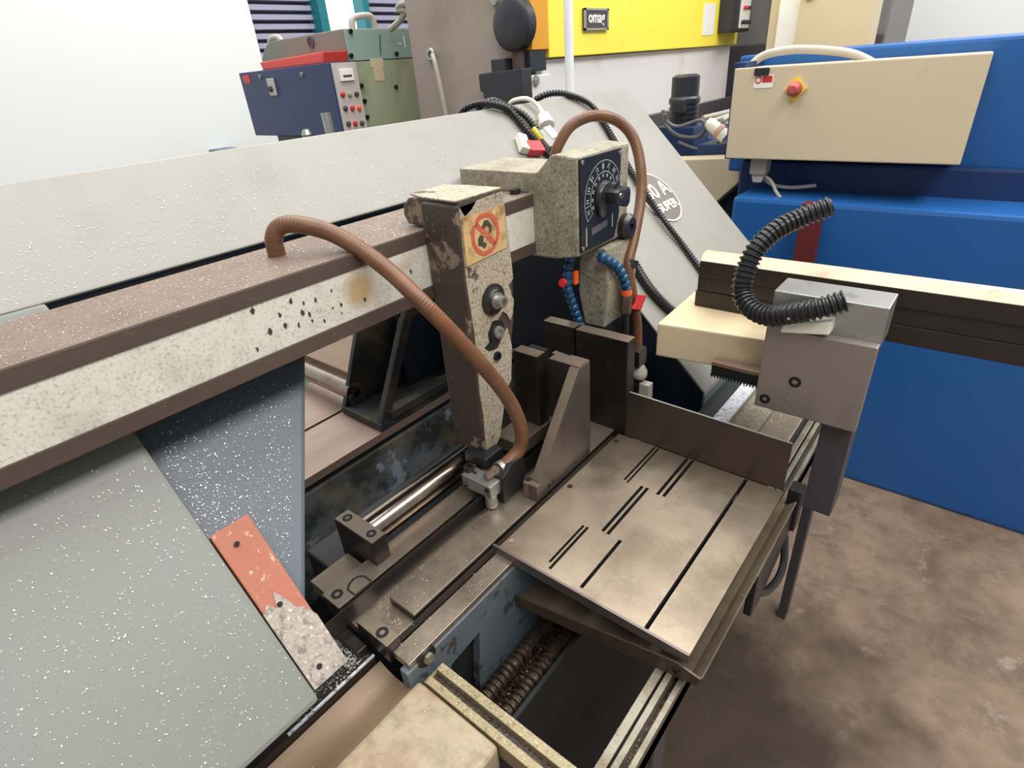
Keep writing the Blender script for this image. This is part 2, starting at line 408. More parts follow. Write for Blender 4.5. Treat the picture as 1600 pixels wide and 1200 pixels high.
# wall_back with three openings between piers
WY = [(-3.0, 2.86), (3.50, 3.56), (3.98, 4.04), (4.80, 8.0)]
for a, b in ((-3.0, 2.86), (3.52, 3.54), (4.00, 4.02), (4.86, 8.0)):
    wb.box(wx - .25, wx, a, b, 0, 4.2)
wb.box(wx - .25, wx, 2.86, 4.86, 0, .35); wb.box(wx - .25, wx, 2.86, 4.86, 3.9, 4.2)
struct(build('wall_back', wb, wall_mat), 'white back wall of the hall')
struct(build('wall_right', MB().box(-6, 4, 7.8, 8.0, 0, 4.2), wall_mat), 'white end wall of the hall')

def louvre(n, y0, y1):
    fr = MB().box(wx - .16, wx - .14, y0, y1, .35, 3.9)
    w = struct(build('window_%d' % n, fr, M('louvre_shade', srgb(120, 118, 138), .5)), 'louvred window with pale lilac slats')
    z = .45
    while z < 3.85:
        mb = MB().extrude([(wx - .13, y0, z), (wx - .06, y0, z + .008), (wx - .06, y0, z + .042), (wx - .09, y0, z + .050)], (0, y1 - y0, 0))
        build('slat', mb, slat_mat, w); z += .068
louvre(1, 2.86, 3.50)
pane = struct(build('window_2', MB().box(wx - .12, wx - .10, 3.56, 3.98, .35, 3.9), glass_lit), 'tall bright daylit window pane between teal frames')
louvre(3, 4.04, 4.86)
for i, (a, b) in enumerate(((3.475, 3.56), (3.965, 4.035))):
    struct(build('trim_%d' % (i + 1), MB().box(wx - .10, wx + .05, a, b, .35, 3.9), teal, bev=.006), 'teal window mullion')
struct(build('trim_3', MB().box(wx - .02, wx + .16, 2.20, 2.36, 0, 1.2), M('blue_grey_paint', srgb(98, 108, 122), .5), bev=.01), 'blue grey kick post at the foot of the wall')

# ================================================================== background: green machine with blue cabinet
gx = -3.0
gm = thing('green_machine', (-3.5, 2.6, 0), 'olive green machine with grey green hood behind the blue cabinet', 'machine')
prof = []                                       # rounded far upper corner, seen on the side facing -Y
for k in range(9):
    a = math.pi / 2 * k / 8
    prof.append((-3.72 - .22 * math.sin(a), 1.63 + .22 * math.cos(a)))
prof = [(gx, .15), (gx, 1.85)] + prof + [(-3.94, .15)]
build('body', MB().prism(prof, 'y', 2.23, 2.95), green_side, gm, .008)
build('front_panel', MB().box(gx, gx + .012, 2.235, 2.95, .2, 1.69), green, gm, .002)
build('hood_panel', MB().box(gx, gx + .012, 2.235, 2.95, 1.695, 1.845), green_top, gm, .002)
build('foot', MB().box(-3.85, gx - .05, 2.3, 2.9, 0, .15), dark_grey, gm)
for (px, py) in ((564, 134), (569, 158), (573, 183), (618, 136), (619, 84), (547, 49), (548, 87), (553, 121)):
    p = at(px, py, 'x', gx + .012); screw(gm, p, (1, 0, 0), .013, .012, name='knob')
p = at(590, 108, 'x', gx + .013)
nt_ = build('paper_note', MB().box(gx + .012, gx + .014, p.y - .045, p.y + .05, p.z + .01, p.z + .055), cab_cream, gm, label='yellowed paper note')
build('note_slip', MB().box(gx + .012, gx + .014, p.y - .03, p.y + .04, p.z - .06, p.z + .01), cab_cream, nt_)
mb = MB(); p = at(629, 66, 'x', gx + .0135)
text_into(mb, '-1', .09, p, (0, 1, 0), (0, 0, 1)); build('chalk_mark', mb, paper, gm, label='chalked -1 on the hood')
p = at(594, 70, 'x', gx + .013)
build('slit', MB().extrude([p + V((0, -.012, -.05)), p + V((0, -.006, -.05)), p + V((0, .012, .05)), p + V((0, .006, .05))], (.002, 0, 0)), dark_grey, gm)
p = at(486, 66, 'y', 2.228)
build('vent_hole', MB().lathe(p, (0, -1, 0), [(0, 0), (.03, 0), (.03, .006), (.022, .006), (.022, .002), (0, .002)], 18), dark_grey, gm)
for (px, xx) in ((568, -3.15),):
    a = at(px - 18, 45, 'x', xx); b = at(px + 18, 42, 'x', xx)
    build('lifting_handle', MB().tube([a + V((0, 0, -.06)), a + V((0, .005, .02)), a + V((0, .03, .055)), b + V((0, -.03, .055)), b + V((0, -.005, .02)), b + V((0, 0, -.06))], .018, 10, .01), cable_grey, gm, smooth=True)
a = at(432, 70, 'y', 2.4)
build('lifting_handle', MB().tube([a + V((-.1, 0, -.08)), a + V((-.06, 0, .03)), a + V((.06, 0, .03)), a + V((.1, 0, -.08))], .018, 10, .01), cable_grey, gm, smooth=True)
rt = build('tray', MB().prism([(-3.62, 1.6915), (-2.99, 1.6915), (-2.97, 1.745), (-3.64, 1.735)], 'y', 2.06, 2.22), red_tray_mat, None, .006)
tag(rt, 'bright red tray lying on top of the dark blue cabinet', 'tray')

bc = thing('control_cabinet', (-3.3, 2.1, 0), 'dark blue control cabinet with a grey push-button end panel', 'cabinet')
build('body', MB().box(-3.81, -2.85, 2.0, 2.162, 1.335, 1.69), blue_cab, bc, .006)
build('pedestal', MB().box(-3.6, -3.0, 2.03, 2.19, 0, 1.335), motor_black, bc, .006)
cp = build('button_panel', MB().box(-2.85, -2.842, 2.005, 2.160, 1.30, 1.685), panel_grey, bc, .002)
build('meter', MB().box(-2.842, -2.83, 2.04, 2.125, 1.60, 1.655), paper, cp, .002)
build('meter_scale', MB().box(-2.83, -2.828, 2.055, 2.11, 1.618, 1.628), dark_grey, cp)
for r_i, (py, cols) in enumerate(((148, (red_plastic, green, dark_grey)), (170, (dark_grey, red_plastic, orange_plastic)), (194, (dark_grey, red_plastic, dark_grey)))):
    for k, c in enumerate(cols):
        p = at(531 + r_i * 4 + k * 8, py, 'x', -2.842)
        build('push_button', MB().lathe((-2.842, 2.035 + k * .045, p.z), (1, 0, 0), [(0, 0), (.013, 0), (.013, .010), (.008, .016), (0, .016)], 12), c, cp, smooth=True)
p = at(425, 136, 'y', 1.995)
ls = build('main_switch', MB().box(p.x - .035, p.x + .035, 1.988, 2.0, p.z - .045, p.z + .045), panel_grey, bc, .004)
build('switch_lever', MB().lathe((p.x, 1.988, p.z - .01), (0, -1, 0), [(0, 0), (.016, 0), (.014, .015), (0, .015)], 12), motor_black, ls)
p = at(384, 124, 'y', 1.995)
build('red_decal', MB().box(p.x - .035, p.x + .04, 1.997, 2.0, p.z - .022, p.z + .022), red_plastic, bc, label='small red and white decal')
for px, py in ((407, 120), (472, 116)):
    screw(bc, at(px, py, 'y', 2.0), (0, -1, 0), .012, .008, silver)
pp = thing('lever', (-2.6, 1.85, 0), 'short bare steel lever sticking up in front of the blue cabinet', 'lever')
a = at(508, 176, 'y', 1.85); b = at(517, 212, 'y', 1.85)
build('rod', MB().cyl(b + (b - a) * 1.2, a, .024, 16), silver, pp, smooth=True)
build('stand', MB().box(b.x - .1, b.x + .12, 1.80, 1.90, 0, (b + (b - a) * 1.0).z), motor_black, pp)
c = at(480, 210, 'y', 1.85)
build('ball_knob', MB().lathe(c - V((0, 0, .03)), (0, 0, 1), [(0, 0), (.02, .006), (.03, .03), (.02, .054), (0, .06)], 14), silver, pp, smooth=True)
build('knob_stem', MB().cyl(c - V((0, 0, .3)), c, .01, 10), motor_black, pp)

# ================================================================== background: press brake
bk = thing('press_brake', (-2.2, 3.5, 0), 'large press brake with yellow beam, pale bed and taupe side panel', 'press brake')
build('side_panel', MB().box(-2.59, -1.86, 2.34, 2.40, .0, 2.6), taupe, bk, .006)
build('rear_frame', MB().box(-2.57, -2.10, 2.40, 4.9, 0, 2.55), taupe, bk, .01)
build('yellow_beam', MB().box(-1.90, -1.80, 2.49, 4.88, 1.625, 2.6), yellow, bk, .004)
build('beam_end', MB().box(-2.02, -1.90, 2.405, 2.86, 1.70, 2.6), orange_side, bk, .003)
build('beam_end_cover', MB().prism([(-1.93, 1.66), (-1.80, 1.66), (-1.80, 2.6), (-1.93, 2.6)], 'y', 2.36, 2.488), orange_side, bk, .003)
build('bed', MB().box(-1.94, -1.83, 2.42, 4.84, .62, 1.62), bed_white, bk, .003)
build('bed_left_cheek', MB().box(-1.96, -1.80, 2.30, 2.50, .2, 1.56), bed_white, bk, .006)
build('lower_rail', MB().box(-1.83, -1.78, 3.2, 4.9, 1.20, 1.275), dark_grey, bk, .003)
build('bed_skirt', MB().box(-1.94, -1.80, 2.5, 4.9, .0, 1.20), taupe, bk, .003)
p = at(929, 30, 'x', -1.80)
np_ = build('name_plate', MB().box(-1.80, -1.788, p.y - .115, p.y + .115, p.z - .048, p.z + .045), dark_grey, bk, .003, label='dark name plate reading omag')
mb = MB()
for (a, b, c, d) in ((-.115, .115, .036, .045), (-.115, .115, -.048, -.039), (-.115, -.1, -.048, .045), (.1, .115, -.048, .045)):
    mb.box(-1.789, -1.785, p.y + a, p.y + b, p.z + c, p.z + d)
build('plate_rim', mb, silver, np_)
mb = MB(); text_into(mb, 'omag', .070, (-1.787, p.y, p.z + .006), (0, 1, 0), (0, 0, 1), .002, bold=.0015)
build('lettering', mb, paper, np_)
p = at(1133, 28, 'x', -1.80)
sb = build('switch_box', MB().box(-1.80, -1.70, p.y - .12, p.y + .22, 1.70, 1.90), motor_black, bk, .006)
build('switch_face', MB().box(-1.70, -1.692, p.y + .0, p.y + .18, 1.72, 1.89), paper, sb, .002)
for k in range(3):
    build('switch_knob', MB().cyl((-1.692, p.y + .035 + k * .055, 1.755), (-1.67, p.y + .035 + k * .055, 1.755), .013, 10), motor_black, sb)
    build('switch_lamp', MB().cyl((-1.692, p.y + .05 + k * .045, 1.84), (-1.68, p.y + .05 + k * .045, 1.84), .012, 10), red_plastic if k < 2 else motor_black, sb)
build('white_notice', MB().box(-1.80, -1.797, p.y - .38, p.y - .19, 1.69, 1.87), paper, bk, label='blank white notice')
p = at(806, 38, 'y', 2.33)
build('flywheel_cover', MB().lathe((p.x, 2.345, p.z), (0, -1, 0), [(0, 0), (.105, 0), (.105, .05), (.09, .062), (.03, .062), (0, .062)], 32), motor_black, bk, smooth=True)
build('drive_arm', MB().box(p.x - .025, p.x + .03, 2.315, 2.345, 1.40, p.z - .08), M('rusty_brown', srgb(92, 70, 66), .5), bk, .004)
p = at(775, 1, 'y', 2.335)
build('bolt_cap', MB().lathe((p.x, 2.34, p.z), (0, -1, 0), [(0, 0), (.022, 0), (.018, .02), (0, .024)], 14), silver, bk, smooth=True)
a = at(756, 115, 'y', 2.30); b = at(826, 180, 'y', 2.30)
build('pump_box', MB().prism([(a.x, a.z), (b.x, a.z + .01), (b.x, 1.0), (a.x + .02, 1.0), (a.x + .02, a.z - .08), (a.x, a.z - .07)], 'y', 2.26, 2.34), motor_black, bk, .006)
a = at(771, 95, 'y', 2.30)
build('pump_cap', MB().box(a.x, a.x + .085, 2.28, 2.34, a.z - .06, a.z + .005), motor_black, bk, .004)
build('guide_block', MB().box(-1.93, -1.805, 2.345, 2.47, 1.575, 1.658), M('blue_black', srgb(34, 40, 50), .5), bk, .004)
p = at(836, 126, 'x', -1.80)
build('bed_bolt', MB().lathe((-1.80, p.y, p.z), (1, 0, 0), [(0, 0), (.022, 0), (.022, .012), (0, .014)], 8), silver, bk)
pts = [at(676, 86, 'y', 2.32), at(679, 95, 'y', 2.30), at(688, 135, 'y', 2.30), at(697, 180, 'y', 2.31), at(702, 215, 'y', 2.32)]
build('side_cable', MB().tube(pts, .012, 8, .02), cable_grey, bk, smooth=True)
screw(bk, at(676, 85, 'y', 2.34), (0, -1, 0), .03, .02, silver, 'cable_gland')
pts = [at(636, 5, 'y', 2.5), at(624, 8, 'y', 2.48), at(622, 16, 'y', 2.48), at(634, 16, 'y', 2.5), at(625, 32, 'y', 2.5), at(610, 46, 'y', 2.5)]
o = build('hydraulic_hose', MB().tube(pts, .017, 8, .015), cable_grey, None, smooth=True); tag(o, 'pale hydraulic hose looping out behind the taupe press side', 'hose')
o = build('white_pipe', MB().cyl((at(889, 70, 'x', -1.60).x, at(889, 70, 'x', -1.60).y, 0), (-1.60, at(889, 70, 'x', -1.60).y, 3.6), .02, 16), white_pipe, None, smooth=True)
tag(o, 'thin white vertical pipe standing before the yellow beam', 'pipe')

# grey machine and white post at the far right
o = build('grey_machine', MB().box(-2.3, -.9, 5.3, 6.2, 0, 2.8), grey_mach, None, .02); gmach = thing('grey_press', (-1.6, 5.7, 0), 'dark grey machine housing standing behind the blue machine', 'machine')
o.location -= gmach.location; o.parent = gmach; o.name = 'housing'
build('lower_housing', MB().box(-2.3, -.9, 5.24, 5.3, 0, 1.62), dark_grey, gmach, .01)
a = at(1205, 0, 'y', 5.28)
build('lever_arm', MB().extrude([(a.x, 5.28, 1.98), (a.x + .12, 5.28, 1.80), (a.x + .15, 5.28, 1.82), (a.x + .12, 5.28, 2.2), (a.x, 5.28, 2.2)], (0, -.04, 0)), cable_grey, gmach, .004)
p = at(1230, 60, 'y', 4.6)
wp = thing('steel_post', (p.x, 4.6, 0), 'white painted steel post with a beige side box at the right', 'post')
build('column', MB().box(p.x - .08, p.x + .06, 4.6, 4.75, 0, 3.4), white_pipe, wp, .008)
build('flange', MB().box(p.x - .14, p.x - .08, 4.62, 4.75, 0, 3.4), cab_cream, wp, .004)
sbx = build('side_box', MB().box(p.x + .06, p.x + .5, 4.55, 4.75, 1.2, 1.95), cab_cream, wp, .008)
build('knob', MB().cyl((p.x + .12, 4.55, 1.86), (p.x + .12, 4.53, 1.86), .025, 14), motor_black, sbx)

# ================================================================== blue machine with cream electrical cabinet (right)
bm_ = thing('blue_machine', (-.5, 2.9, 0), 'blue machine behind the saw bow carrying the cream cabinet', 'machine')
build('upper_body', MB().box(-.905, .5, 2.505, 3.2, 1.15, 1.572), mach_blue, bm_, .01)
build('column', MB().box(-.84, .4, 2.46, 3.1, .3, 1.2), mach_navy, bm_, .01)
p = at(1145, 308, 'y', 2.25)
build('front_box', MB().box(p.x, .5, 2.25, 3.0, 0, p.z), mach_blue, bm_, .015)
build('side_arm', MB().box(-1.15, -.84, 2.75, 3.0, .2, 1.22), mach_navy, bm_, .01)
a = at(1095, 240, 'y', 2.7)
tk = build('coolant_box', MB().prism([(a.x - .12, a.z - .02), (a.x + .22, a.z), (a.x + .22, a.z - .1), (a.x + .02, a.z - .3), (a.x - .12, a.z - .35)], 'y', 2.62, 2.74), cab_cream, bm_, .005)
ec = thing('electrical_cabinet', (-.6, 2.35, 1.2), 'cream electrical cabinet with a red rotary switch and warning label', 'cabinet')
ca = at(1150, 108, 'y', 2.30); cb = at(1143, 245, 'y', 2.30)
build('body', MB().box(ca.x + .01, -.12, 2.305, 2.50, cb.z, ca.z), cab_cream, ec, .006)
dr = build('door', MB().box(ca.x, -.11, 2.288, 2.305, cb.z - .004, ca.z + .002), cab_cream, ec, .004)
build('mounting_plate', MB().box(ca.x - .012, ca.x + .03, 2.31, 2.50, cb.z - .01, ca.z + .02), mach_navy, ec, .003)
p = at(1193, 127, 'y', 2.287)
wl = build('warning_label', MB().box(p.x - .032, p.x + .032, 2.2865, 2.288, p.z - .021, p.z + .02), paper, dr, label='white label with red print')
build('label_print', MB().box(p.x - .004, p.x + .029, 2.2858, 2.2866, p.z - .004, p.z + .016), red_plastic, dr)
mb = MB().lathe((p.x - .018, 2.2866, p.z + .005), (0, -1, 0), [(.008, 0), (.008, .0008), (.012, .0008), (.012, 0)], 20)
build('label_ring', mb, red_plastic, dr)
p = at(1191, 112, 'y', 2.287)
build('latch', MB().box(p.x - .025, p.x + .025, 2.278, 2.288, p.z - .012, p.z + .012), black_rubber, dr, .003)
p = at(1243, 139, 'y', 2.287)
build('switch_plate', MB().extrude([p + V((0, 0, .04)), p + V((.036, 0, 0)), p + V((0, 0, -.042)), p + V((-.034, 0, 0))], (0, -.006, 0)), yellow_tag, dr)
build('rotary_switch', MB().lathe(p + V((0, -.006, 0)), (0, -1, 0), [(0, 0), (.024, 0), (.022, .02), (.012, .03), (0, .03)], 14), M('red_brown_plastic', srgb(176, 80, 76), .45), dr, smooth=True)
p = at(1188, 262, 'y', 2.36)
cn = build('socket', MB().box(p.x - .03, p.x + .03, 2.33, 2.39, p.z - .02, cb.z), cable_grey, ec, .004)
build('socket_plug', MB().prism([(p.x - .025, p.z - .02), (p.x + .025, p.z - .02), (p.x + .015, p.z - .05), (p.x - .015, p.z - .05)], 'y', 2.34, 2.38), panel_grey, cn)
build('cable', MB().tube([at(1190, 272, 'y', 2.36), at(1205, 283, 'y', 2.34), at(1215, 303, 'y', 2.32), at(1235, 322, 'y', 2.30), at(1262, 335, 'y', 2.30)], .006, 8, .012), cable_grey, ec, smooth=True)
build('cable', MB().tube([at(1192, 276, 'y', 2.4), at(1206, 288, 'y', 2.4), at(1235, 293, 'y', 2.4), at(1275, 290, 'y', 2.4)], .007, 8, .012), cable_grey, ec, smooth=True)
o = build('cable_hose', MB().tube([at(1170, 108, 'y', 2.42), at(1178, 98, 'y', 2.43), at(1193, 87, 'y', 2.44), at(1220, 80, 'y', 2.44), at(1260, 77, 'y', 2.44), at(1330, 84, 'y', 2.44), at(1380, 108, 'y', 2.44)], .014, 10, .012), cable_grey, None, smooth=True)
tag(o, 'pale cable arching over the top of the cream cabinet', 'cable')
q0, q1 = at(1243, 380, 'y', 2.15), at(1275, 380, 'y', 2.15)
o = build('maroon_post', MB().box(q0.x, q1.x, 2.15, 2.20, 0, at(1248, 318, 'y', 2.15).z), maroon, None)
tag(o, 'dark maroon upright post before the blue machine front', 'post')

# black pump motor with coiled cable
mp = at(1070, 150, 'y', 2.95)
mo = thing('pump_motor', (mp.x, 2.95, 0.9), 'black upright pump motor with a domed cap beside the press bed', 'motor')
zt = at(1070, 118, 'y', 2.95).z; zb = at(1070, 195, 'y', 2.95).z
build('body', MB().cyl((mp.x, 2.95, zb), (mp.x, 2.95, zt - .11), .068, 28), motor_black, mo, .004, smooth=True)
build('fan_cover', MB().lathe((mp.x, 2.95, zt - .12), (0, 0, 1), [(0, 0), (.075, 0), (.075, .02), (.066, .03), (.066, .115), (.05, .125), (0, .125)], 28), motor_black, mo, smooth=True)
build('terminal_box', MB().box(mp.x - .02, mp.x + .04, 2.86, 2.90, zt - .16, zt - .10), motor_black, mo, .006)
for k in range(5):
    build('cooling_fin', MB().lathe((mp.x, 2.95, zb + .01 + k * .022), (0, 0, 1), [(.066, 0), (.074, 0), (.074, .005), (.066, .005)], 24), motor_black, mo)
build('mount', MB().box(mp.x - .10, mp.x + .10, 2.85, 3.05, 0, zb), mach_navy, mo, .006)
coil = [(1036, 172), (1040, 195), (1060, 212), (1090, 214), (1102, 200), (1094, 188), (1060, 198), (1042, 190), (1040, 178)]
o = build('coiled_cable', MB().tube([at(x, y, 'y', 2.82 - .006 * i) for i, (x, y) in enumerate(coil)], .009, 8, .015), cable_dark, None, smooth=True)
tag(o, 'grey cable coiled in loops around the pump motor', 'cable')
o = build('hanging_cable', MB().tube([at(x, y, 'y', 2.80) for (x, y) in ((1060, 222), (1085, 232), (1105, 232), (1125, 222))], .008, 8, .015), cable_dark, None, smooth=True)
tag(o, 'single grey cable sagging below the coiled cable', 'cable')
pl = thing('cable_plug', at(1120, 205, 'y', 2.76), 'beige industrial plug hanging at the end of the coiled cable', 'plug')
a = at(1106, 190, 'y', 2.76); b = at(1134, 214, 'y', 2.76); d = (b - a)
build('grip', MB().lathe(a, d, [(0, 0), (.02, 0), (.028, .02), (.028, d.length * .55), (0, d.length * .55)], 16), white_plastic, pl, smooth=True)
build('ring', MB().lathe(a + d * .55, d, [(0, 0), (.033, 0), (.033, .02), (0, .02)], 16), M('pink_beige', srgb(206, 160, 138), .5), pl, smooth=True)
build('shroud', MB().lathe(a + d * .62, d, [(0, 0), (.03, 0), (.03, d.length * .4), (.024, d.length * .4), (.024, .01), (0, .01)], 16), white_plastic, pl, smooth=True)
rods = [((1098, 184), (1140, 174)), ((1103, 192), (1146, 178)), ((1128, 188), (1150, 176)), ((1120, 194), (1152, 190))]
for i, (a, b) in enumerate(rods):
    o = build('steel_rod', MB().cyl(at(*a, 'y', 3.3), at(*b, 'y', 3.5), .012, 8), cable_grey, None)
    tag(o, ('uppermost', 'second', 'short right-hand', 'lowest')[i] + ' pale steel rod in the bundle between press bed and cream cabinet', 'rod', 'bundle of pale steel rods')
o = build('rod_shelf', MB().box(max(-1.76, at(1100, 200, 'y', 3.3).x - .5), at(1150, 200, 'y', 3.3).x + .1, 3.2, 3.6, 0, at(1120, 200, 'y', 3.4).z - .03), mach_navy, None, .01)
tag(o, 'dark blue bench under the bundle of steel rods', 'bench')

# ================================================================== the saw: tilted bow
NB = V((1, 0, 1)).normalized()
def bp(x, y, k=BOWK): return V((x, y, k - x))
bow = thing('saw_bow', (-.8, .6, .9), 'big grey tilted band saw bow with a round emblem on its right wheel cover', 'saw bow')
poly = [(-1.026, -.6), (-1.026, 1.84), (-.408, 1.84), (-.408, 1.142), (-.895, 1.142), (-.895, .136), (-.9, -.6)]
build('bow_cover', MB().extrude([bp(*q) for q in poly], -NB * .006), bow_grey, bow, .004)
build('left_wheel_cover', MB().extrude([bp(*q) for q in ((-.896, -.6), (-.896, .134), (-.468, .134), (-.468, -.6))], -NB * .09), cover_grey, bow, .006, label='grey wheel cover sprinkled with chips')
build('spine_casting', MB().extrude([bp(*q, BOWK - .0087) for q in ((-1.01, -.5), (-1.01, 1.15), (-.899, 1.15), (-.899, -.5))], -NB * .15), M('spine_navy', srgb(34, 54, 78), .45, 0, .15, 6), bow, .004)
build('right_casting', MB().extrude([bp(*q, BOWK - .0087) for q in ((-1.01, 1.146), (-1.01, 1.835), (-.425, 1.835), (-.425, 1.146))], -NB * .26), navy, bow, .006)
build('end_wall', MB().box(-.414, -.408, 1.142, 1.84, .62, .893), M('blue_grey_side', srgb(128, 138, 140), .45, 0, .08, 5), bow, .002, label='blue grey end wall of the wheel cover')
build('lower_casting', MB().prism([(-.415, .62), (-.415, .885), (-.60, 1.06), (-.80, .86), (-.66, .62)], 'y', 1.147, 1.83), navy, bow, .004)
build('left_casting', MB().extrude([bp(*q, .44) for q in ((-.90, .50), (-.778, .389), (-.57, .195), (-.50, .13), (-.50, -.5), (-.90, -.5))], -NB * .05), cast_blue, bow, .006, label='blue grey casting speckled with chips')
g = build('blade_guard', MB().extrude([bp(*q, .475) for q in ((-.645, .137), (-.645, .188), (-.483, .184), (-.483, .137))], -NB * .014), guard_orange, bow, .002, label='worn orange blade guard strip')
mb = MB()
edge = [(-.560, .1365), (-.566, .146), (-.558, .153), (-.572, .160), (-.560, .168), (-.548, .172), (-.545, .180), (-.532, .1868), (-.4822, .1846), (-.4822, .1365)]
mb.extrude([bp(*q, .4768) for q in edge], -NB * .006)
build('swarf_crust', mb, guard_worn, g, label='crust of grey chips')
for px, py in ((370, 850), (437, 944), (499, 1041)):
    p = on_bow(px, py, .4775)
    build('screw_hole', MB().lathe(p - NB * .002, NB, [(0, .0), (.0035, .0), (.0035, .0028), (0, .0028)], 12), hole_dark, g)
# emblem: saw toothed disc with raised lettering, text running along the bow
ec_ = bp(-1.024 + .385 / 1.4142, 1.552) + NB * .001
ux, uy = V((0, 1, 0)), V((-1, 0, 1)).normalized()
ring = []
for k in range(120):
    a = 2 * math.pi * k / 120; r_ = .084 + (.0025 if k % 2 else 0)
    ring.append(ec_ + (ux * math.cos(a) + uy * math.sin(a)) * r_)
em = build('emblem', MB().extrude(ring, NB * .003), emblem_white, bow, label='round saw-toothed emblem')
ring = [ec_ + NB * .0032 + (ux * math.cos(2 * math.pi * k / 60) + uy * math.sin(2 * math.pi * k / 60)) * .0805 for k in range(60)]
build('emblem_field', MB().extrude(ring, NB * .0006), emblem_mat, em)
mb = MB()
text_into(mb, '50 A', .068, ec_ + NB * .0045 + ux * .004 + uy * .018, ux, uy, .003, bold=.001)
text_into(mb, 'SUPER', .040, ec_ + NB * .0045 + ux * .004 - uy * .036, ux, uy, .003, bold=.0008)
build('emblem_lettering', mb, emblem_white, em)

# ------------------------------------------------------------------ blade guide beam
bt = thing('guide_beam', (-.79, .3, 1.265), 'brown steel guide beam with a chipped white front under the bow', 'beam')
build('core', MB().box(-.860, -.702, -.4, .90, 1.284, 1.360), beam_white, bt, .001, label='chipped white painted face')
build('top_bar', MB().box(-.864, -.70, -.4, .92, 1.358, 1.381), beam_steel, bt, .0015)
build('top_face', MB().box(-.8635, -.7012, -.4, .90, 1.381, 1.3818), beam_top, bt, label='tan top, lightened for chips and overhead light')
build('bottom_bar', MB().box(-.864, -.70, -.4, .90, 1.264, 1.287), beam_steel, bt, .0015)
for px, py in ((518, 454), (455, 471), (474, 474), (493, 469), (533, 476), (570, 468), (520, 481), (473, 489), (484, 491), (437, 493), (534, 489), (446, 508), (467, 508), (488, 502), (507, 502), (422, 518), (402, 546), (394, 485), (642, 424)):
    p = at(px, py, 'x', -.7018); n = 6; s = random.uniform(.0022, .0048)
    ring = [p + V((0, math.cos(2 * math.pi * k / n) * s * random.uniform(.3, .8), math.sin(2 * math.pi * k / n) * s * random.uniform(.7, 1.5))) for k in range(n)]
    build('paint_chip', MB().extrude(ring, (.0004, 0, 0)), post_dark, bt)

# ------------------------------------------------------------------ sliding blade guide post
po = thing('blade_guide_post', (-.66, .66, .96), 'worn cream blade guide post with an aged prohibition sticker and a stud', 'guide post')
ft = [(.606, 1.425), (.716, 1.428), (.724, 1.33), (.727, 1.27), (.722, 1.20), (.707, 1.145), (.700, 1.085), (.672, 1.03), (.655, .975), (.628, .958), (.606, .962)]
build('body', MB().prism(ft, 'x', -.70, -.622), post_dark, po, .004)
hk = [(-.60 - .022, 1.430), (-.70, 1.432), (-.735, 1.428), (-.750, 1.415), (-.752, 1.400), (-.744, 1.386), (-.70, 1.382), (-.69, 1.40), (-.622, 1.40)]
build('hook', MB().prism(hk, 'y', .612, .712), post_dark, po, .004)
cap = [(-.622, .607), (-.622, .715), (-.70, .712), (-.742, .70), (-.742, .625), (-.70, .612)]
build('top_face', MB().prism(cap, 'z', 1.4295, 1.4325), post_paint, po, .001, label='pale painted top')
fp = [(.612, 1.422), (.622, 1.405), (.640, 1.412), (.655, 1.424), (.715, 1.427), (.722, 1.33), (.725, 1.275), (.712, 1.268), (.716, 1.25), (.722, 1.238), (.717, 1.215), (.709, 1.20),
      (.702, 1.215), (.690, 1.225), (.675, 1.215), (.660, 1.218), (.645, 1.20), (.648, 1.17), (.668, 1.160), (.683, 1.175), (.700, 1.19), (.706, 1.15), (.698, 1.085), (.676, 1.065), (.668, 1.03), (.650, .978), (.628, .961), (.610, .966), (.614, 1.05), (.609, 1.10), (.614, 1.2), (.610, 1.3)]
fp = [(q[0] + random.uniform(-.001, .001), q[1] + random.uniform(-.0015, .0015)) for q in fp]
build('front_paint', MB().prism(fp, 'x', -.6225, -.6195), post_paint, po, 0, label='flaking cream paint on the front')
st = [at(721, 341, 'x', -.6185), at(786, 320, 'x', -.6185), at(792, 386, 'x', -.6185), at(729, 417, 'x', -.6185)]
sk = build('sticker', MB().extrude(st, (.0008, 0, 0)), sticker_mat, po, label='yellowed sticker with a red prohibition ring')
c0 = at(759, 366, 'x', -.6172)
mb = MB(); n = 40; R1, R2 = .034, .0265
for k in range(n):
    a0, a1 = 2 * math.pi * k / n, 2 * math.pi * (k + 1) / n
    f = lambda r_, a: c0 + V((0, math.cos(a) * r_, math.sin(a) * r_))
    mb.face([f(R1, a0), f(R1, a1), f(R2, a1), f(R2, a0)])
s45 = V((0, .7071, -.7071)); t45 = V((0, .7071, .7071))
mb.face([c0 + s45 * .028 + t45 * .004, c0 + s45 * .028 - t45 * .004, c0 - s45 * .028 - t45 * .004, c0 - s45 * .028 + t45 * .004])
build('prohibition_ring', mb, sign_red, sk)
def blob(c, pts, m, par, nm):
    build(nm, MB().extrude([c + V((0, a, b)) for a, b in pts], (.0003, 0, 0)), m, par)
blob(c0 + V((-.0003, .004, .009)), [(-.012, .004), (-.004, .013), (.004, .012), (.012, .002), (.010, -.008), (.004, -.009), (.006, -.001), (0, .004), (-.008, .0)], sign_black, sk, 'pictogram')
blob(c0 + V((-.0003, -.009, -.010)), [(-.010, .006), (-.004, .012), (.004, .008), (.002, .0), (.010, -.006), (.004, -.012), (-.004, -.006), (-.010, -.004)], sign_black, sk, 'pictogram')
p = at(770, 468, 'x', -.6195)
sn = build('washer', MB().lathe(p, (1, 0, 0), [(0, 0), (.028, 0), (.028, .003), (.020, .005), (.017, .009), (0, .009)], 24), gun, po, smooth=True)
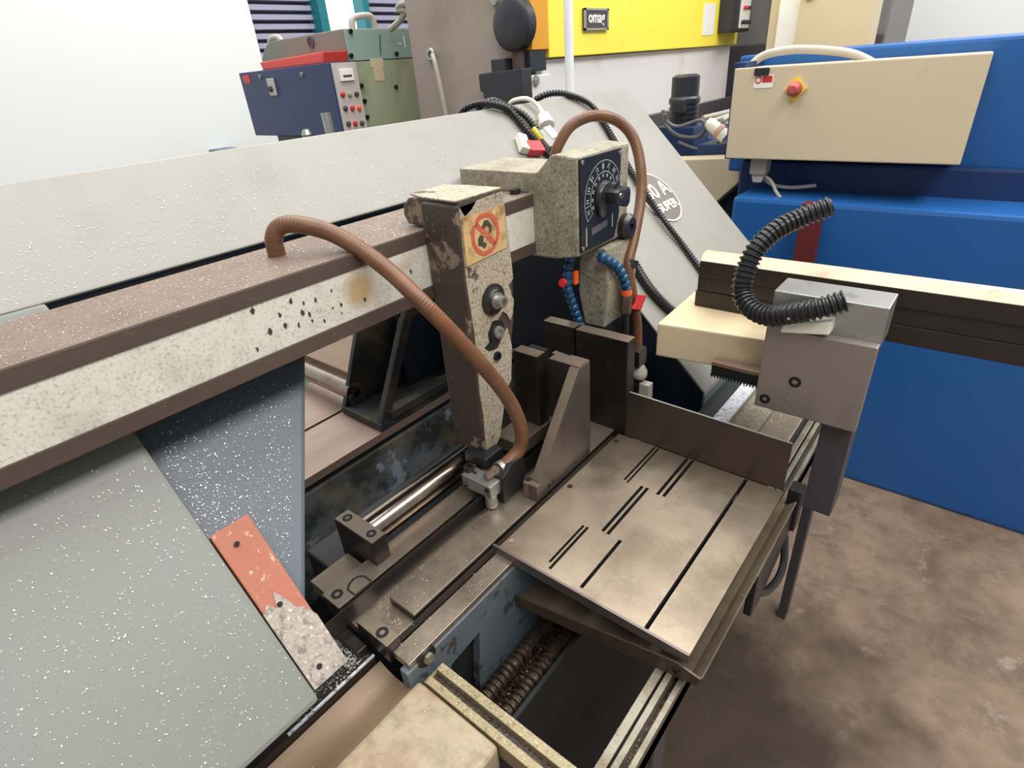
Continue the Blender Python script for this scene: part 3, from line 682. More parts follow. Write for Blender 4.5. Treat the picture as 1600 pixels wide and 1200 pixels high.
build('stud', MB().lathe(p + V((.006, 0, 0)), (1, 0, 0), [(0, 0), (.0145, 0), (.0145, .007), (.010, .007), (.010, .020), (.006, .020), (.0055, .012), (0, .012)], 20), silver, sn, smooth=True)
p = at(778, 519, 'x', -.6195)
mb = MB().lathe(p, (1, 0, 0), [(0, 0), (.012, 0), (.011, .005), (.006, .006), (.005, .001), (0, .001)], 16)
build('nut', mb, silver, po, smooth=True)
p = at(776, 556, 'x', -.6195)
build('set_screw', MB().lathe(p, (1, 0, 0), [(0, 0), (.009, 0), (.008, .005), (.004, .005), (.004, .001), (0, .001)], 14), gun, po, smooth=True)
blob(at(770, 540, 'x', -.6195), [(-.022, .004), (-.008, .010), (.004, .004), (.016, .008), (.02, -.002), (.004, -.010), (-.012, -.006)], hole_dark, po, 'worn_slot')
blob(at(778, 518, 'x', -.6192), [(-.018, -.016), (-.020, .008), (-.006, .020), (.012, .018), (.018, .006), (.012, -.012), (0, -.018)], black_metal, po, 'oil_stain')
build('side_clamp', MB().box(-.66, -.628, .672, .70, 1.0, 1.075), black_metal, po, .004)
build('guide_stem', MB().box(-.655, -.60, .585, .635, .948, .972), black_metal, po, .003)
# blade guide block at the foot of the post
gb = build('guide_block', MB().box(-.629, -.558, .547, .579, .925, .952), silver, po, .0015, label='bright aluminium guide block')
for px, py in ((742, 739), (762, 749)):
    screw(gb, at(px, py, 'z', .952), (0, 0, 1), .004, .0006, hole_dark)
p = at(761, 766, 'y', .547); screw(gb, p, (0, -1, 0), .005, .002)
p = at(729, 757, 'y', .547); screw(gb, p, (0, -1, 0), .004, .004)
build('guide_roller', MB().lathe((-.567, .556, .902), (0, 0, 1), [(0, 0), (.011, 0), (.012, .002), (.012, .012), (.011, .014), (.011, .023), (0, .023)], 20), silver, gb, smooth=True)
build('guide_roller', MB().lathe((-.603, .556, .904), (0, 0, 1), [(0, 0), (.009, 0), (.009, .021), (0, .021)], 16), black_metal, gb, smooth=True)
kb = build('carbide_holder', MB().prism([(.572, .9035), (.634, .9035), (.639, .974), (.60, .972), (.575, .958)], 'x', -.578, -.551), black_metal, po, .0015, label='black guide holder plate')
for px, py in ((806, 740), (815, 743), (817, 753), (805, 757), (811, 736)):
    screw(kb, at(px, py, 'x', -.551), (1, 0, 0), .003, .001, gun)
build('bolt_head', MB().lathe((-.625, .565, .952), (0, 0, 1), [(0, 0), (.010, 0), (.010, .009), (.005, .009), (.005, .004), (0, .004)], 16), black_metal, gb, smooth=True)

# ------------------------------------------------------------------ pressure control box at the beam end
db = thing('control_box', (-.68, 1.0, 1.25), 'cream control box with a black dial plate on the beam end', 'control box')
pr = [(-.598, 1.268), (-.598, 1.450), (-.643, 1.455), (-.655, 1.453), (-.69, 1.421), (-.715, 1.421), (-.715, 1.256), (-.65, 1.258)]
build('housing', MB().prism(pr, 'y', .898, 1.09), cream_dirty, db, .004)
build('rear_housing', MB().prism([(-.71, 1.382), (-.71, 1.421), (-.896, 1.421), (-.896, 1.395), (-.876, 1.382)], 'y', .899, 1.05), cream_dirty, db, .003)
dl = build('dial_plate', MB().prism([(.904, 1.275), (.904, 1.447), (1.052, 1.446), (1.048, 1.32), (1.030, 1.275)], 'x', -.598, -.594), dial_black, db, .0008, label='black scale plate')
p0 = V((-.5935, .985, 1.366))
mb = MB()
def arc(R, w, a0, a1, n=36):
    for k in range(n):
        t0, t1 = a0 + (a1 - a0) * k / n, a0 + (a1 - a0) * (k + 1) / n
        g_ = lambda r_, t: p0 + V((0, math.cos(t) * r_, math.sin(t) * r_))
        mb.face([g_(R, t0), g_(R, t1), g_(R - w, t1), g_(R - w, t0)])
d2r = math.radians
arc(.0680, .0014, d2r(18), d2r(212)); arc(.0475, .0014, d2r(18), d2r(212))
for k in range(9):
    a = d2r(212 - k * 24)
    g_ = lambda r_, t: p0 + V((0, math.cos(t) * r_, math.sin(t) * r_))
    mb.face([g_(.0675, a - .008), g_(.0675, a + .008), g_(.047, a + .012), g_(.047, a - .012)])
build('dial_scale', mb, dial_ink, dl)
mb = MB()
for k in range(9):
    a = d2r(200 - k * 21.5); dr_ = V((0, math.cos(a), math.sin(a))); tn = V((0, -math.sin(a), math.cos(a)))
    for R, s in ((.0575, .0042), (.040, .003)):
        c = p0 + dr_ * R
        for off in (-.6, .6):
            q = c + tn * s * off
            mb.face([q + tn * .0011 + dr_ * s, q - tn * .0011 + dr_ * s, q - tn * .0011 - dr_ * s, q + tn * .0011 - dr_ * s])
build('dial_marks', mb, dial_ink, dl)
build('knob_base', MB().lathe(p0 - V((.001, 0, 0)), (1, 0, 0), [(0, 0), (.031, 0), (.031, .006), (.027, .011), (.012, .014), (0, .014)], 28), black_rubber, db, smooth=True)
kn = build('knob', MB().extrude([p0 + V((.012, a, b)) for a, b in ((-.012, .012), (.0, .016), (.020, .012), (.036, .016), (.042, .006), (.040, -.016), (.030, -.024), (.018, -.018), (.002, -.014), (-.012, -.010))], (.026, 0, 0)), black_rubber, db, .005, smooth=True)
build('knob_screw', MB().lathe(p0 + V((.038, -.001, .004)), (1, 0, 0), [(0, 0), (.0055, 0), (.005, .003), (.003, .003), (.003, .0), (0, 0)], 14), silver, kn, smooth=True)
build('pointer_tab', MB().extrude([p0 + V((.002, a, b)) for a, b in ((-.024, -.014), (-.002, -.02), (-.006, -.034), (-.014, -.038), (-.022, -.032))], (.008, 0, 0)), M('dark_grey_plastic', srgb(74, 74, 76), .4), db, .002)
for y0, z0, z1 in ((.921, 1.283, 1.322), (1.018, 1.300, 1.330)):
    build('index_mark', MB().prism([(y0, z0), (y0 + .0035, z0), (y0 + .0035, z1 - .008), (y0 + .0018, z1), (y0, z1 - .008)], 'x', -.5938, -.5932), dial_ink, dl)
build('maker_strip', MB().prism([(.942, 1.300), (1.000, 1.306), (1.000, 1.319), (.942, 1.314)], 'x', -.594, -.5932), M('worn_strip', srgb(104, 94, 94), .4), dl, .0003)
for y, z in ((.911, 1.440), (1.046, 1.438), (.911, 1.282)):
    screw(dl, (-.594, y, z), (1, 0, 0), .0042, .002, silver)
build('side_knob', MB().lathe((-.598, 1.075, 1.287), (1, 0, 0), [(0, -.004), (.027, -.004), (.027, .012), (.02, .02), (.008, .02), (.008, .012), (0, .012)], 22), black_rubber, db, smooth=True)
build('adjuster_cap', MB().lathe((-.735, .885, 1.381), (0, 0, 1), [(0, 0), (.011, 0), (.011, .010), (0, .012)], 14), black_metal, db, smooth=True)
ar = build('guide_arm', MB().prism([(-.588, 1.262), (-.650, 1.262), (-.655, 1.16), (-.640, 1.085), (-.590, 1.085), (-.580, 1.18)], 'y', .985, 1.105), cream_dirty, db, .004, label='fixed blade guide arm under the box')
build('guide_foot', MB().box(-.640, -.592, .99, 1.09, 1.03, 1.085), black_metal, ar, .003)
screw(ar, (-.588, 1.04, 1.21), (1, 0, 0), .007, .003, gun)

# ------------------------------------------------------------------ blade
build('blade', MB().box(-.5865, -.5850, -.1, 1.14, .886, .920), M('blade_steel', srgb(82, 78, 76), .3, .8, .1, 12), bow, label='thin dark steel band saw blade')

# ================================================================== hoses, conduits, coolant lines
def ribbed(r, pitch, depth):
    return lambda d, i: r - (depth if (d / pitch) % 1 < .45 else 0)
def hose(name, pts, r, mat, label, cat, rib=None, step=.006, seg=12):
    o = build(name, MB().tube(pts, r, seg, step, rib), mat, None, smooth=True)
    return tag(o, label, cat)
fine = lambda r: (lambda d, i: r - .0002 + .0002 * math.sin(d / .0048 * 2 * math.pi))
pts = [at(433, 400, 'z', 1.381)] + [at(x, y, 'x', X) for x, y, X in ((428, 372, -.80), (440, 353, -.79), (475, 352, -.765), (530, 370, -.725), (600, 417, -.665), (670, 483, -.600), (740, 556, -.572), (788, 614, -.560), (812, 662, -.556), (812, 700, -.560))] + [at(784, 732, 'x', -.572)]
hose('coolant_hose', pts, .0130, brown_hose, 'brown coolant hose arching from the beam down to the guide block', 'hose', fine(.0130), .0012)
pts = [at(866, 250, 'x', -.76), at(872, 228, 'x', -.75), at(893, 196, 'x', -.73), at(928, 181, 'x', -.70), at(965, 189, 'x', -.67), at(990, 217, 'x', -.64), at(1001, 262, 'x', -.615), at(1001, 312, 'x', -.60), at(991, 370, 'x', -.585), at(982, 415, 'x', -.575), at(988, 460, 'x', -.565), at(995, 505, 'x', -.560), at(996, 545, 'x', -.556)]
hose('coolant_hose', pts, .0118, brown_hose, 'brown coolant hose looping over the control box and down its right side', 'hose', fine(.0118), .0012)
o = build('hose_clamp', MB().lathe(at(985, 412, 'x', -.575), at(983, 419, 'x', -.575) - at(985, 410, 'x', -.575), [(.0115, -.008), (.017, -.008), (.017, .008), (.0115, .008)], 20), black_rubber, None, smooth=True)
tag(o, 'black clamp band around the brown hose beside the control box', 'clamp')
# crimped fitting where the left hose enters the guide block
ff = thing('hose_fitting', at(776, 738, 'x', -.574), 'nickel elbow fitting with hose clip on the guide block', 'fitting')
a = at(790, 728, 'x', -.571); b = at(762, 744, 'x', -.578)
build('clip', MB().lathe(a.lerp(b, .12), b - a, [(.0125, 0), (.0155, 0), (.0155, .012), (.0125, .012)], 20), silver, ff, smooth=True)
build('nut', MB().lathe(a.lerp(b, .42), b - a, [(0, 0), (.011, 0), (.011, .010), (.008, .012), (.008, .030), (0, .030)], 6), M('brass', srgb(150, 130, 112), .3, .8), ff)
def conduit(pts, r, label, pitch=.0085, depth=.0028):
    return hose('corrugated_conduit', pts, r, black_rubber, label, 'conduit', ribbed(r, pitch, depth), pitch / 4, 12)
ob = lambda px, py, off=0.0: on_bow(px, py) + NB * off
conduit([at(718, 186, 'x', -1.10), at(724, 172, 'x', -1.075), at(744, 163, 'x', -1.045), at(765, 162, 'x', -1.02), ob(792, 178, .012), ob(818, 206, .010), ob(842, 232, .010), ob(862, 258, .012)], .0095, 'black corrugated conduit draped over the bow spine, nearest the guide post')
conduit([at(742, 184, 'x', -1.12), at(750, 166, 'x', -1.09), at(770, 158, 'x', -1.05), at(788, 165, 'x', -1.02), ob(815, 186, .012), ob(838, 212, .010), ob(857, 236, .010), ob(874, 258, .012)], .0095, 'black corrugated conduit on the bow spine beside the white plug cable')
conduit([at(832, 166, 'x', -1.10), at(840, 154, 'x', -1.075), at(862, 146, 'x', -1.05), at(888, 148, 'x', -1.02), ob(918, 168, .012), ob(941, 198, .010), ob(962, 234, .010), ob(982, 271, .010), ob(1007, 312, .014), ob(1034, 352, .014), ob(1064, 388, .010), ob(1090, 424, .010), ob(1105, 450, .012)], .0092, 'long black corrugated conduit crossing the emblem down the wheel cover')
conduit([ob(985, 415, .012), ob(1000, 440, .012), ob(1018, 464, .012), ob(1040, 486, .012), ob(1062, 505, .016)], .0125, 'short thick corrugated conduit beside the red lever valve', .0075, .0026)
bigc = [at(1300, 322, 'y', 1.10), at(1252, 340, 'y', 1.08), at(1212, 360, 'y', 1.05), at(1180, 392, 'y', 1.02), at(1163, 430, 'y', 1.00), at(1160, 458, 'y', .99), at(1172, 480, 'y', .975), at(1198, 493, 'y', .962), at(1230, 491, 'y', .955), at(1275, 483, 'y', .955), at(1320, 470, 'y', .97)]
conduit(bigc, .0185, 'thick black corrugated conduit curling round in front of the dark bars', .0092, .0042)
pc = [at(795, 164, 'x', -1.06), at(803, 157, 'x', -1.045), ob(820, 160, .012), ob(836, 172, .014), ob(844, 188, .016)]
hose('plug_cable', pc, .0055, white_plastic, 'cream cable arching over the bow into the white plug', 'cable')
pg = thing('sensor_plug', ob(845, 215, 0), 'white cable gland and grey sensor plug lying on the bow', 'plug')
a, b = ob(843, 187, .016), ob(850, 206, .016)
build('gland', MB().lathe(a, b - a, [(0, 0), (.012, 0), (.017, .006), (.017, .022), (.021, .025), (.021, .040), (0, .040)], 12), white_plastic, pg, smooth=True)
def slab_on_bow(c, w, h, t, ang, lift):
    u_ = ux * math.cos(ang) + uy * math.sin(ang); v_ = uy * math.cos(ang) - ux * math.sin(ang)
    c = c + NB * lift
    q = [c - u_ * w - v_ * h, c + u_ * w - v_ * h, c + u_ * w + v_ * h, c - u_ * w + v_ * h]
    return MB().hexa([p - NB * t for p in q] + [p + NB * t for p in q])
build('body', slab_on_bow(ob(848, 226), .022, .026, .012, .1, .014), M('plug_grey', srgb(150, 146, 138), .4), pg, .002)
build('label_face', slab_on_bow(ob(852, 219), .016, .018, .002, .1, .027), paper, pg, .0005)
build('yellow_face', slab_on_bow(ob(833, 219), .006, .018, .008, .1, .018), yellow_tag, pg, .0005)
build('red_latch', slab_on_bow(ob(830, 238), .024, .016, .010, -.2, .014), red_plastic, pg, .002)
build('side_connector', slab_on_bow(ob(813, 230), .012, .024, .010, -.5, .012), white_plastic, pg, .002)

# jointed blue coolant lines
def jointed(pts, r, label):
    pit = .0165
    rf = lambda d, i: r * (.62 + .38 * abs(math.sin(math.pi * ((d / pit) % 1))) ** .6 if (d / pit) % 1 > .12 else .62)
    return hose('jointed_coolant_line', pts, r, blue_plastic, label, 'coolant line', rf, pit / 6, 14)
jl = [at(893, 398, 'x', -.645), at(888, 420, 'x', -.645), at(886, 445, 'x', -.645), at(893, 470, 'x', -.645), at(902, 495, 'x', -.640), at(912, 525, 'x', -.635)]
jointed(jl, .0105, 'blue jointed coolant line in the shade under the control box')
vv = thing('tap', at(888, 438, 'x', -.645), 'orange and red tap on the shaded blue coolant line', 'tap')
c = at(899, 434, 'x', -.632); build('orange_handle', MB().box(c.x - .004, c.x + .004, c.y - .006, c.y + .008, c.z - .014, c.z + .014), orange_plastic, vv, .002)
c = at(880, 441, 'x', -.645); build('red_cap', MB().lathe(c, (.3, -1, 0), [(0, 0), (.009, 0), (.008, .008), (0, .008)], 14), red_plastic, vv, smooth=True)
build('valve_body', MB().cyl(at(880, 441, 'x', -.645), at(899, 436, 'x', -.640), .007, 12), blue_plastic, vv, smooth=True)
jr = [at(936, 400, 'x', -.590), at(950, 407, 'x', -.580), at(964, 417, 'x', -.572), at(974, 434, 'x', -.566), at(979, 452, 'x', -.564)]
jointed(jr, .0115, 'blue jointed coolant line curving from the box to the lever valve')
lv = thing('lever_valve', at(977, 475, 'x', -.564), 'brown hexagon valve with red lever at the end of a blue line', 'valve')
a = at(979, 452, 'x', -.564); b = at(979, 460, 'x', -.564); c = at(977, 490, 'x', -.564); d = at(976, 532, 'x', -.564)
build('orange_ring', MB().lathe(a, b - a, [(0, 0), (.011, 0), (.012, .004), (.012, .012), (0, .012)], 16), orange_plastic, lv, smooth=True)
build('hex_body', MB().lathe(b, c - b, [(0, 0), (.0125, 0), (.0135, .004), (.0135, (c - b).length - .004), (.0115, (c - b).length), (0, (c - b).length)], 6), M('brown_nickel', srgb(112, 94, 84), .32, .7), lv)
build('pipe', MB().cyl(c, d, .009, 12), black_metal, lv, smooth=True)
e0 = at(989, 476, 'x', -.555); e1 = at(1002, 462, 'x', -.545)
build('red_lever', MB().extrude([at(986, 482, 'x', -.553), at(998, 484, 'x', -.553), at(1007, 461, 'x', -.553), at(994, 460, 'x', -.553), at(990, 474, 'x', -.553)], (.006, 0, 0)), red_plastic, lv, .001)
build('lever_pin', MB().cyl(at(984, 479, 'x', -.566), at(991, 480, 'x', -.550), .003, 10), silver, lv)

# ================================================================== saw base and vise bed
def plate_with_slots(x0, x1, y0, y1, z0, z1, slots):
    """flat plate with through slots (sx0,sx1,sy0,sy1)"""
    xs = sorted({x0, x1, *[s[0] for s in slots], *[s[1] for s in slots]})
    ys = sorted({y0, y1, *[s[2] for s in slots], *[s[3] for s in slots]})
    mb = MB(); bm = mb.bm; vt = {}
    def vv(i, j, z):
        k = (i, j, z)
        if k not in vt: vt[k] = bm.verts.new((xs[i], ys[j], z))
        return vt[k]
    solid = {}
    for i in range(len(xs) - 1):
        for j in range(len(ys) - 1):
            cx, cy = (xs[i] + xs[i + 1]) / 2, (ys[j] + ys[j + 1]) / 2
            solid[i, j] = not any(s[0] < cx < s[1] and s[2] < cy < s[3] for s in slots)
    for (i, j), ok in solid.items():
        if not ok: continue
        bm.faces.new([vv(i, j, z1), vv(i + 1, j, z1), vv(i + 1, j + 1, z1), vv(i, j + 1, z1)])
        bm.faces.new([vv(i, j + 1, z0), vv(i + 1, j + 1, z0), vv(i + 1, j, z0), vv(i, j, z0)])
        for (di, dj, a, b) in ((-1, 0, (i, j + 1), (i, j)), (1, 0, (i + 1, j), (i + 1, j + 1)), (0, -1, (i, j), (i + 1, j)), (0, 1, (i + 1, j + 1), (i, j + 1))):
            if not solid.get((i + di, j + dj), False):
                bm.faces.new([vv(*a, z0), vv(*b, z0), vv(*b, z1), vv(*a, z1)])
    return mb

base = thing('band_saw_stand', (-.75, .6, 0), 'blue grey cast base of the band saw below the vise bed', 'machine base')
# side wall with the notch, ledge strip, pit
wp_ = [(.246, .874), (1.0, .874), (1.0, .60), (.372, .60), (.372, .70), (.388, .812), (.325, .806), (.300, .76), (.246, .76)]
fw = build('front_wall', MB().prism(wp_, 'x', -.475, -.458), front_blue, base, .002, label='scuffed blue grey front wall')
build('wall_boss', MB().lathe(at(667, 1026, 'x', -.458), (1, 0, 0), [(0, 0), (.017, 0), (.015, .0025), (0, .0025)], 20), gun, fw, smooth=True)
build('boss_bolt', MB().lathe(at(667, 1026, 'x', -.458), (1, 0, 0), [(0, 0), (.0095, 0), (.009, .007), (.005, .008), (0, .006)], 6), alu_rail, fw)
build('ledge_strip', MB().box(-.496, -.461, .254, .90, .872, .885), rail_steel, base, .0012)
build('bed_block', MB().box(-.80, -.513, .30, 1.10, .60, .864), black_metal, base, .004)
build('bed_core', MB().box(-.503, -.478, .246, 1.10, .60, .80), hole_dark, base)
build('added_backing_wall', MB().box(-1.30, -.70, 1.10, 1.145, .60, 1.24), navy, base, .006)  # dark wall added to fill the black void behind the jaws
build('infeed_wall', MB().box(-1.30, -.934, .20, 1.095, .45, .866), mottled, base, .004, label='oily mottled casting under the infeed plates')
build('lower_shell', MB().box(-1.30, -.36, -.35, 1.30, .0, .60), base_side, base, .01)
build('pit_floor', MB().box(-.475, -.366, .25, .925, .60, .655), base_side, base)
build('side_sheet', MB().box(-.364, -.356, .20, .925, .05, .735), base_side, base, .001, label='smooth dark grey side sheet')
o = build('oily_swarf', MB().box(-.53, -.366, .262, .9, .655, .672), sludge, None); tag(o, 'oily brown swarf filling the pit under the table', 'metal chips', kind='stuff')
mb = MB()
for _ in range(1600):
    c = V((random.uniform(-.455, -.37), random.uniform(.27, .62), .672 + random.random() * .012)); s = random.uniform(.002, .005)
    d1 = V((random.uniform(-1, 1), random.uniform(-1, 1), random.uniform(-.4, .6))).normalized() * s; d2 = V((random.uniform(-1, 1), random.uniform(-1, 1), random.uniform(-.3, .5))).normalized() * s * .5
    mb.face([c - d1, c + d2, c + d1, c - d2])
build('loose_flakes', mb, M('oily_flake', srgb(150, 128, 100), .25, .7, .3, 60), o)
for x, nm in ((-.432, 'brown oily chip auger lying along the blue front wall'), (-.388, 'brown oily chip auger next to the dark side sheet')):
    rr = ribbed(.0165, .0115, .0045)
    o = build('chip_auger', MB().tube([(x, .28, .700), (x, .5, .700), (x, .85, .700)], .0165, 12, .0028, rr), sludge, None, smooth=True)
    tag(o, nm, 'auger')

# vise bed: two flat bars with the blade slot between them
vb = thing('vise_bed', (-.58, .6, .865), 'long steel vise bed of two flat bars with a blade slot', 'vise bed')
build('rear_bar', MB().box(-.655, -.611, .247, .98, .868, .8985), gun, vb, .0008)
build('rear_bar_top', MB().box(-.655, -.611, .247, .98, .8985, .900), rail_steel, vb, .0005)
build('slot_floor', MB().box(-.611, -.512, .250, .98, .865, .881), gun_top, vb, .0005)
build('front_bar', MB().box(-.566, -.512, .309, .98, .881, .895), gun, vb, .0005)
build('front_bar_top', MB().box(-.566, -.507, .308, .98, .895, .900), rail_steel, vb, .0008)
build('end_block_body', MB().box(-.566, -.496, .247, .270, .868, .903), gun, vb, .0008)
eb = build('end_block', MB().box(-.566, -.496, .247, .270, .903, .9045), gun_top, vb, .0005)
sunk_screw(eb, (-.519, .2585, .9045), (0, 0, 1), .0095)
sunk_screw(vb, (-.636, .262, .900), (0, 0, 1), .0095)
# rounded pocket in the rear bar
q = [(-.6112, .276), (-.6112, .312), (-.630, .312), (-.638, .306), (-.641, .296), (-.638, .284), (-.630, .276)]
build('pocket', MB().prism(q, 'z', .9001, .9006), hole_dark, vb)
build('pocket_floor', MB().prism([(-.6115, .279), (-.6115, .308), (-.628, .308), (-.634, .303), (-.6365, .296), (-.634, .286), (-.628, .279)], 'z', .9004, .9010), gun_top, vb)
build('under_block', MB().box(-.705, -.655, .255, .330, .866, .890), gun_top, vb, .001)

# chrome guide rod in its clamp block
cr = thing('guide_rod', (-.69, .6, .90), 'polished chrome guide rod lying behind the vise bed', 'rod')
build('rod', MB().cyl((-.688, .352, .918), (-.688, 1.05, .918), .0265, 36), chrome, cr, smooth=True)
cb_ = thing('clamp_block', (-.68, .35, .87), 'dark steel clamp block with two screws holding the chrome rod', 'clamp block')
build('block', MB().box(-.730, -.628, .336, .366, .866, .950), gun, cb_, .0015)
build('block_top', MB().box(-.729, -.629, .337, .365, .950, .9512), gun_top, cb_, .0004)
for x in (-.712, -.647): sunk_screw(cb_, (x, .351, .9512), (0, 0, 1), .0085)
o = build('rod_bearing', MB().box(-.73, -.655, .70, .78, .868, .955), gun, None, .002); tag(o, 'dark steel bearing block carrying the far end of the chrome rod', 'bearing block')

# ------------------------------------------------------------------ jaws
def slab_thing(name, label, x0, x1, y0, y1, z0, z1, cat='vise jaw', lip=.0012):
    t = thing(name, ((x0 + x1) / 2, (y0 + y1) / 2, z0), label, cat)
    build('body', MB().box(x0, x1, y0, y1, z0, z1 - lip), gun, t, .0015)
    build('ground_top', MB().box(x0 + .0004, x1 - .0004, y0 + .0004, y1 - .0004, z1 - lip, z1), gun_top, t, .0004)
    return t
jC = slab_thing('vise_jaw', 'tall dark steel jaw plate with a pin hole beside the bent fence', -.603, -.480, .892, .922, .888, 1.116)
for px, py in ((949, 569),): screw(jC, at(px, py, 'y', .892), (0, -1, 0), .0045, .0008, hole_dark)
for px, py in ((972, 650), (975, 654)): screw(jC, at(px, py, 'y', .892), (0, -1, 0), .002, .0008, hole_dark)
jD = slab_thing('vise_jaw', 'dark steel jaw plate in the shade left of the pin hole jaw', -.690, -.609, .897, .925, .888, 1.116)
jA = slab_thing('vise_jaw', 'short dark steel moving jaw just right of the guide post', -.656, -.5965, .750, .778, .955, 1.115)
build('face_insert', MB().box(-.640, -.598, .778, .790, .96, 1.116), gun, jA, .001)
for px, py in ((825, 575), (824, 586), (828, 598)): screw(jA, at(px, py, 'y', .750), (0, -1, 0), .0028, .0008, hole_dark)
build('foot', MB().box(-.66, -.592, .675, .790, .926, .955), gun_top, jA, .001)
build('foot_riser', MB().box(-.655, -.613, .69, .785, .9005, .926), gun, jA, .001)

gs = thing('gusset_jaw', (-.54, .70, .90), 'gusseted steel vise jaw with a sloping triangular rib', 'vise jaw')
build('upright', MB().box(-.574, -.505, .757, .778, .902, 1.114), gun, gs, .001)
build('face_insert', MB().box(-.582, -.545, .778, .792, .905, 1.1145), gun, gs, .001)
build('top_face', MB().prism([(-.5735, .7575), (-.5055, .7575), (-.5055, .7915), (-.545, .7915), (-.545, .786), (-.582, .7915), (-.582, .779), (-.5735, .779)], 'z', 1.1142, 1.1155), gun_top, gs, .0003)
rib = [(.612, .902), (.792, .902), (.792, 1.1135), (.757, 1.1135), (.622, .937), (.612, .934)]
build('rib', MB().prism(rib, 'x', -.524, -.504), rib_steel, gs, .001)
build('rib_edge', MB().extrude([(-.5238, .7555, 1.1125), (-.5042, .7555, 1.1125), (-.5042, .6225, .9385), (-.5238, .6225, .9385)], (0, -.0006, .0006)), gun_top, gs)
build('foot', MB().box(-.536, -.524, .611, .757, .902, .934), gun_top, gs, .001)
build('foot_pin', MB().lathe((-.530, .622, .934), (0, 0, 1), [(0, 0), (.006, 0), (.006, .001), (0, .0015)], 14), gun, gs)
for px, py in ((858, 759), (865, 752), (911, 713), (917, 706), (899, 722)):
    screw(gs, at(px, py, 'x', -.504), (1, 0, 0), .0045 if px in (858, 917) else .003, .0006, hole_dark)

# ------------------------------------------------------------------ slotted table, fence and tray
SL = [(-.4075, -.4030, .756, .882), (-.3990, -.3950, .752, .882), (-.3385, -.3325, .752, .882), (-.3270, -.3210, .754, .882),
      (-.3715, -.3655, .616, .758), (-.3610, -.3550, .615, .759), (-.4045, -.4000, .508, .609), (-.3965, -.3915, .497, .610),
      (-.3360, -.3300, .495, .615), (-.2235, -.2170, .488, .882)]
tb = thing('outfeed_table', (-.33, .68, .885), 'slotted bare steel table plate of the saw', 'table')
tp = build('plate', plate_with_slots(-.491, -.155, .4872, .884, .888, .900, SL), table_steel, tb)
tp.data.materials.append(hole_dark)
for pg_ in tp.data.polygons:                 # slot walls coloured black so the slots read as deep shade
    c_ = pg_.center + tb.location
    if abs(pg_.normal.z) < .5 and -.489 < c_.x < -.157 and .489 < c_.y < .8835: pg_.material_index = 1
build('front_skirt', MB().hexa([(-.503, .483, .878), (-.155, .483, .884), (-.155, .487, .884), (-.503, .487, .878), (-.503, .483, .9006), (-.155, .483, .9006), (-.155, .487, .9006), (-.503, .487, .9006)]), rib_steel, tb, .0006)
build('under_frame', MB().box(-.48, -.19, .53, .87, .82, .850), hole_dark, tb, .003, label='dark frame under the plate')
for x, y in ((-.480, .682), (-.480, .508), (-.482, .857)):
    build('plate_hole', MB().lathe((x, y, .9000), (0, 0, 1), [(0, .0003), (.0042, .0003), (.0052, .0007), (.0056, 0)], 16), hole_dark if y > .6 else gun_top, tb)
fn = thing('fence_plate', (-.31, .886, .90), 'upright thin steel fence plate along the far table edge', 'fence')
build('plate', MB().hexa([(-.478, .8855, .9004), (-.157, .8855, .9004), (-.157, .8895, .9004), (-.478, .8895, .9004), (-.470, .8855, 1.0085), (-.157, .8855, 1.0035), (-.157, .8895, 1.0035), (-.470, .8895, 1.0085)]), fence_steel, fn, .0006)
build('top_edge', MB().hexa([(-.470, .8857, 1.0085), (-.157, .8857, 1.0035), (-.157, .8893, 1.0035), (-.470, .8893, 1.0085), (-.470, .8857, 1.0092), (-.157, .8857, 1.0042), (-.157, .8893, 1.0042), (-.470, .8893, 1.0092)]), silver, fn)

ty = thing('drip_tray', (-.3, .68, .79), 'dull sheet steel drip tray slanting under the slotted table', 'tray')
def tz(x): return .788 + (x + .47) * .232
build('tray_floor', MB().hexa([(-.47, .478, tz(-.47) - .002), (-.150, .478, tz(-.150) - .002), (-.150, .90, tz(-.150) - .002), (-.47, .90, tz(-.47) - .002), (-.47, .478, tz(-.47)), (-.150, .478, tz(-.150)), (-.150, .90, tz(-.150)), (-.47, .90, tz(-.47))]), tray_steel, ty)
build('front_lip', MB().extrude([(-.476, .476, .785), (-.476, .476, .808), (-.170, .476, .883), (-.134, .476, .877), (-.138, .476, .860), (-.155, .476, .856)], (0, .003, 0)), M('tray_lip', srgb(84, 73, 60), .42, .5, .18, 14, [(srgb(48, 40, 34), 8, .5, .7, .6), (srgb(170, 156, 130), 170, .68, .72, .6)], .2, 140), ty)
build('right_flange', MB().extrude([(-.152, .479, .858), (-.134, .479, .877), (-.1325, .479, .8755), (-.150, .479, .856)], (0, .42, 0)), tray_steel, ty)
screw(ty, (-.168, .476, .868), (0, -1, 0), .005, .003, gun, 'bolt')
br = thing('tray_bracket', (-.14, .8, .74), 'black bracket hanging below the right edge of the drip tray', 'bracket')
build('arm', MB().extrude([(-.150, .72, .845), (-.150, .92, .845), (-.150, .92, .79), (-.150, .76, .74), (-.150, .72, .745)], (.014, 0, 0)), black_metal, br, .003)
build('cable', MB().tube([(-.140, .90, .79), (-.128, .875, .75), (-.126, .84, .735), (-.134, .80, .735), (-.142, .775, .75)], .007, 8, .006), black_rubber, br, smooth=True)
build('bracket_head', MB().box(-.152, -.128, .905, .935, .80, .895), black_metal, br, .003)

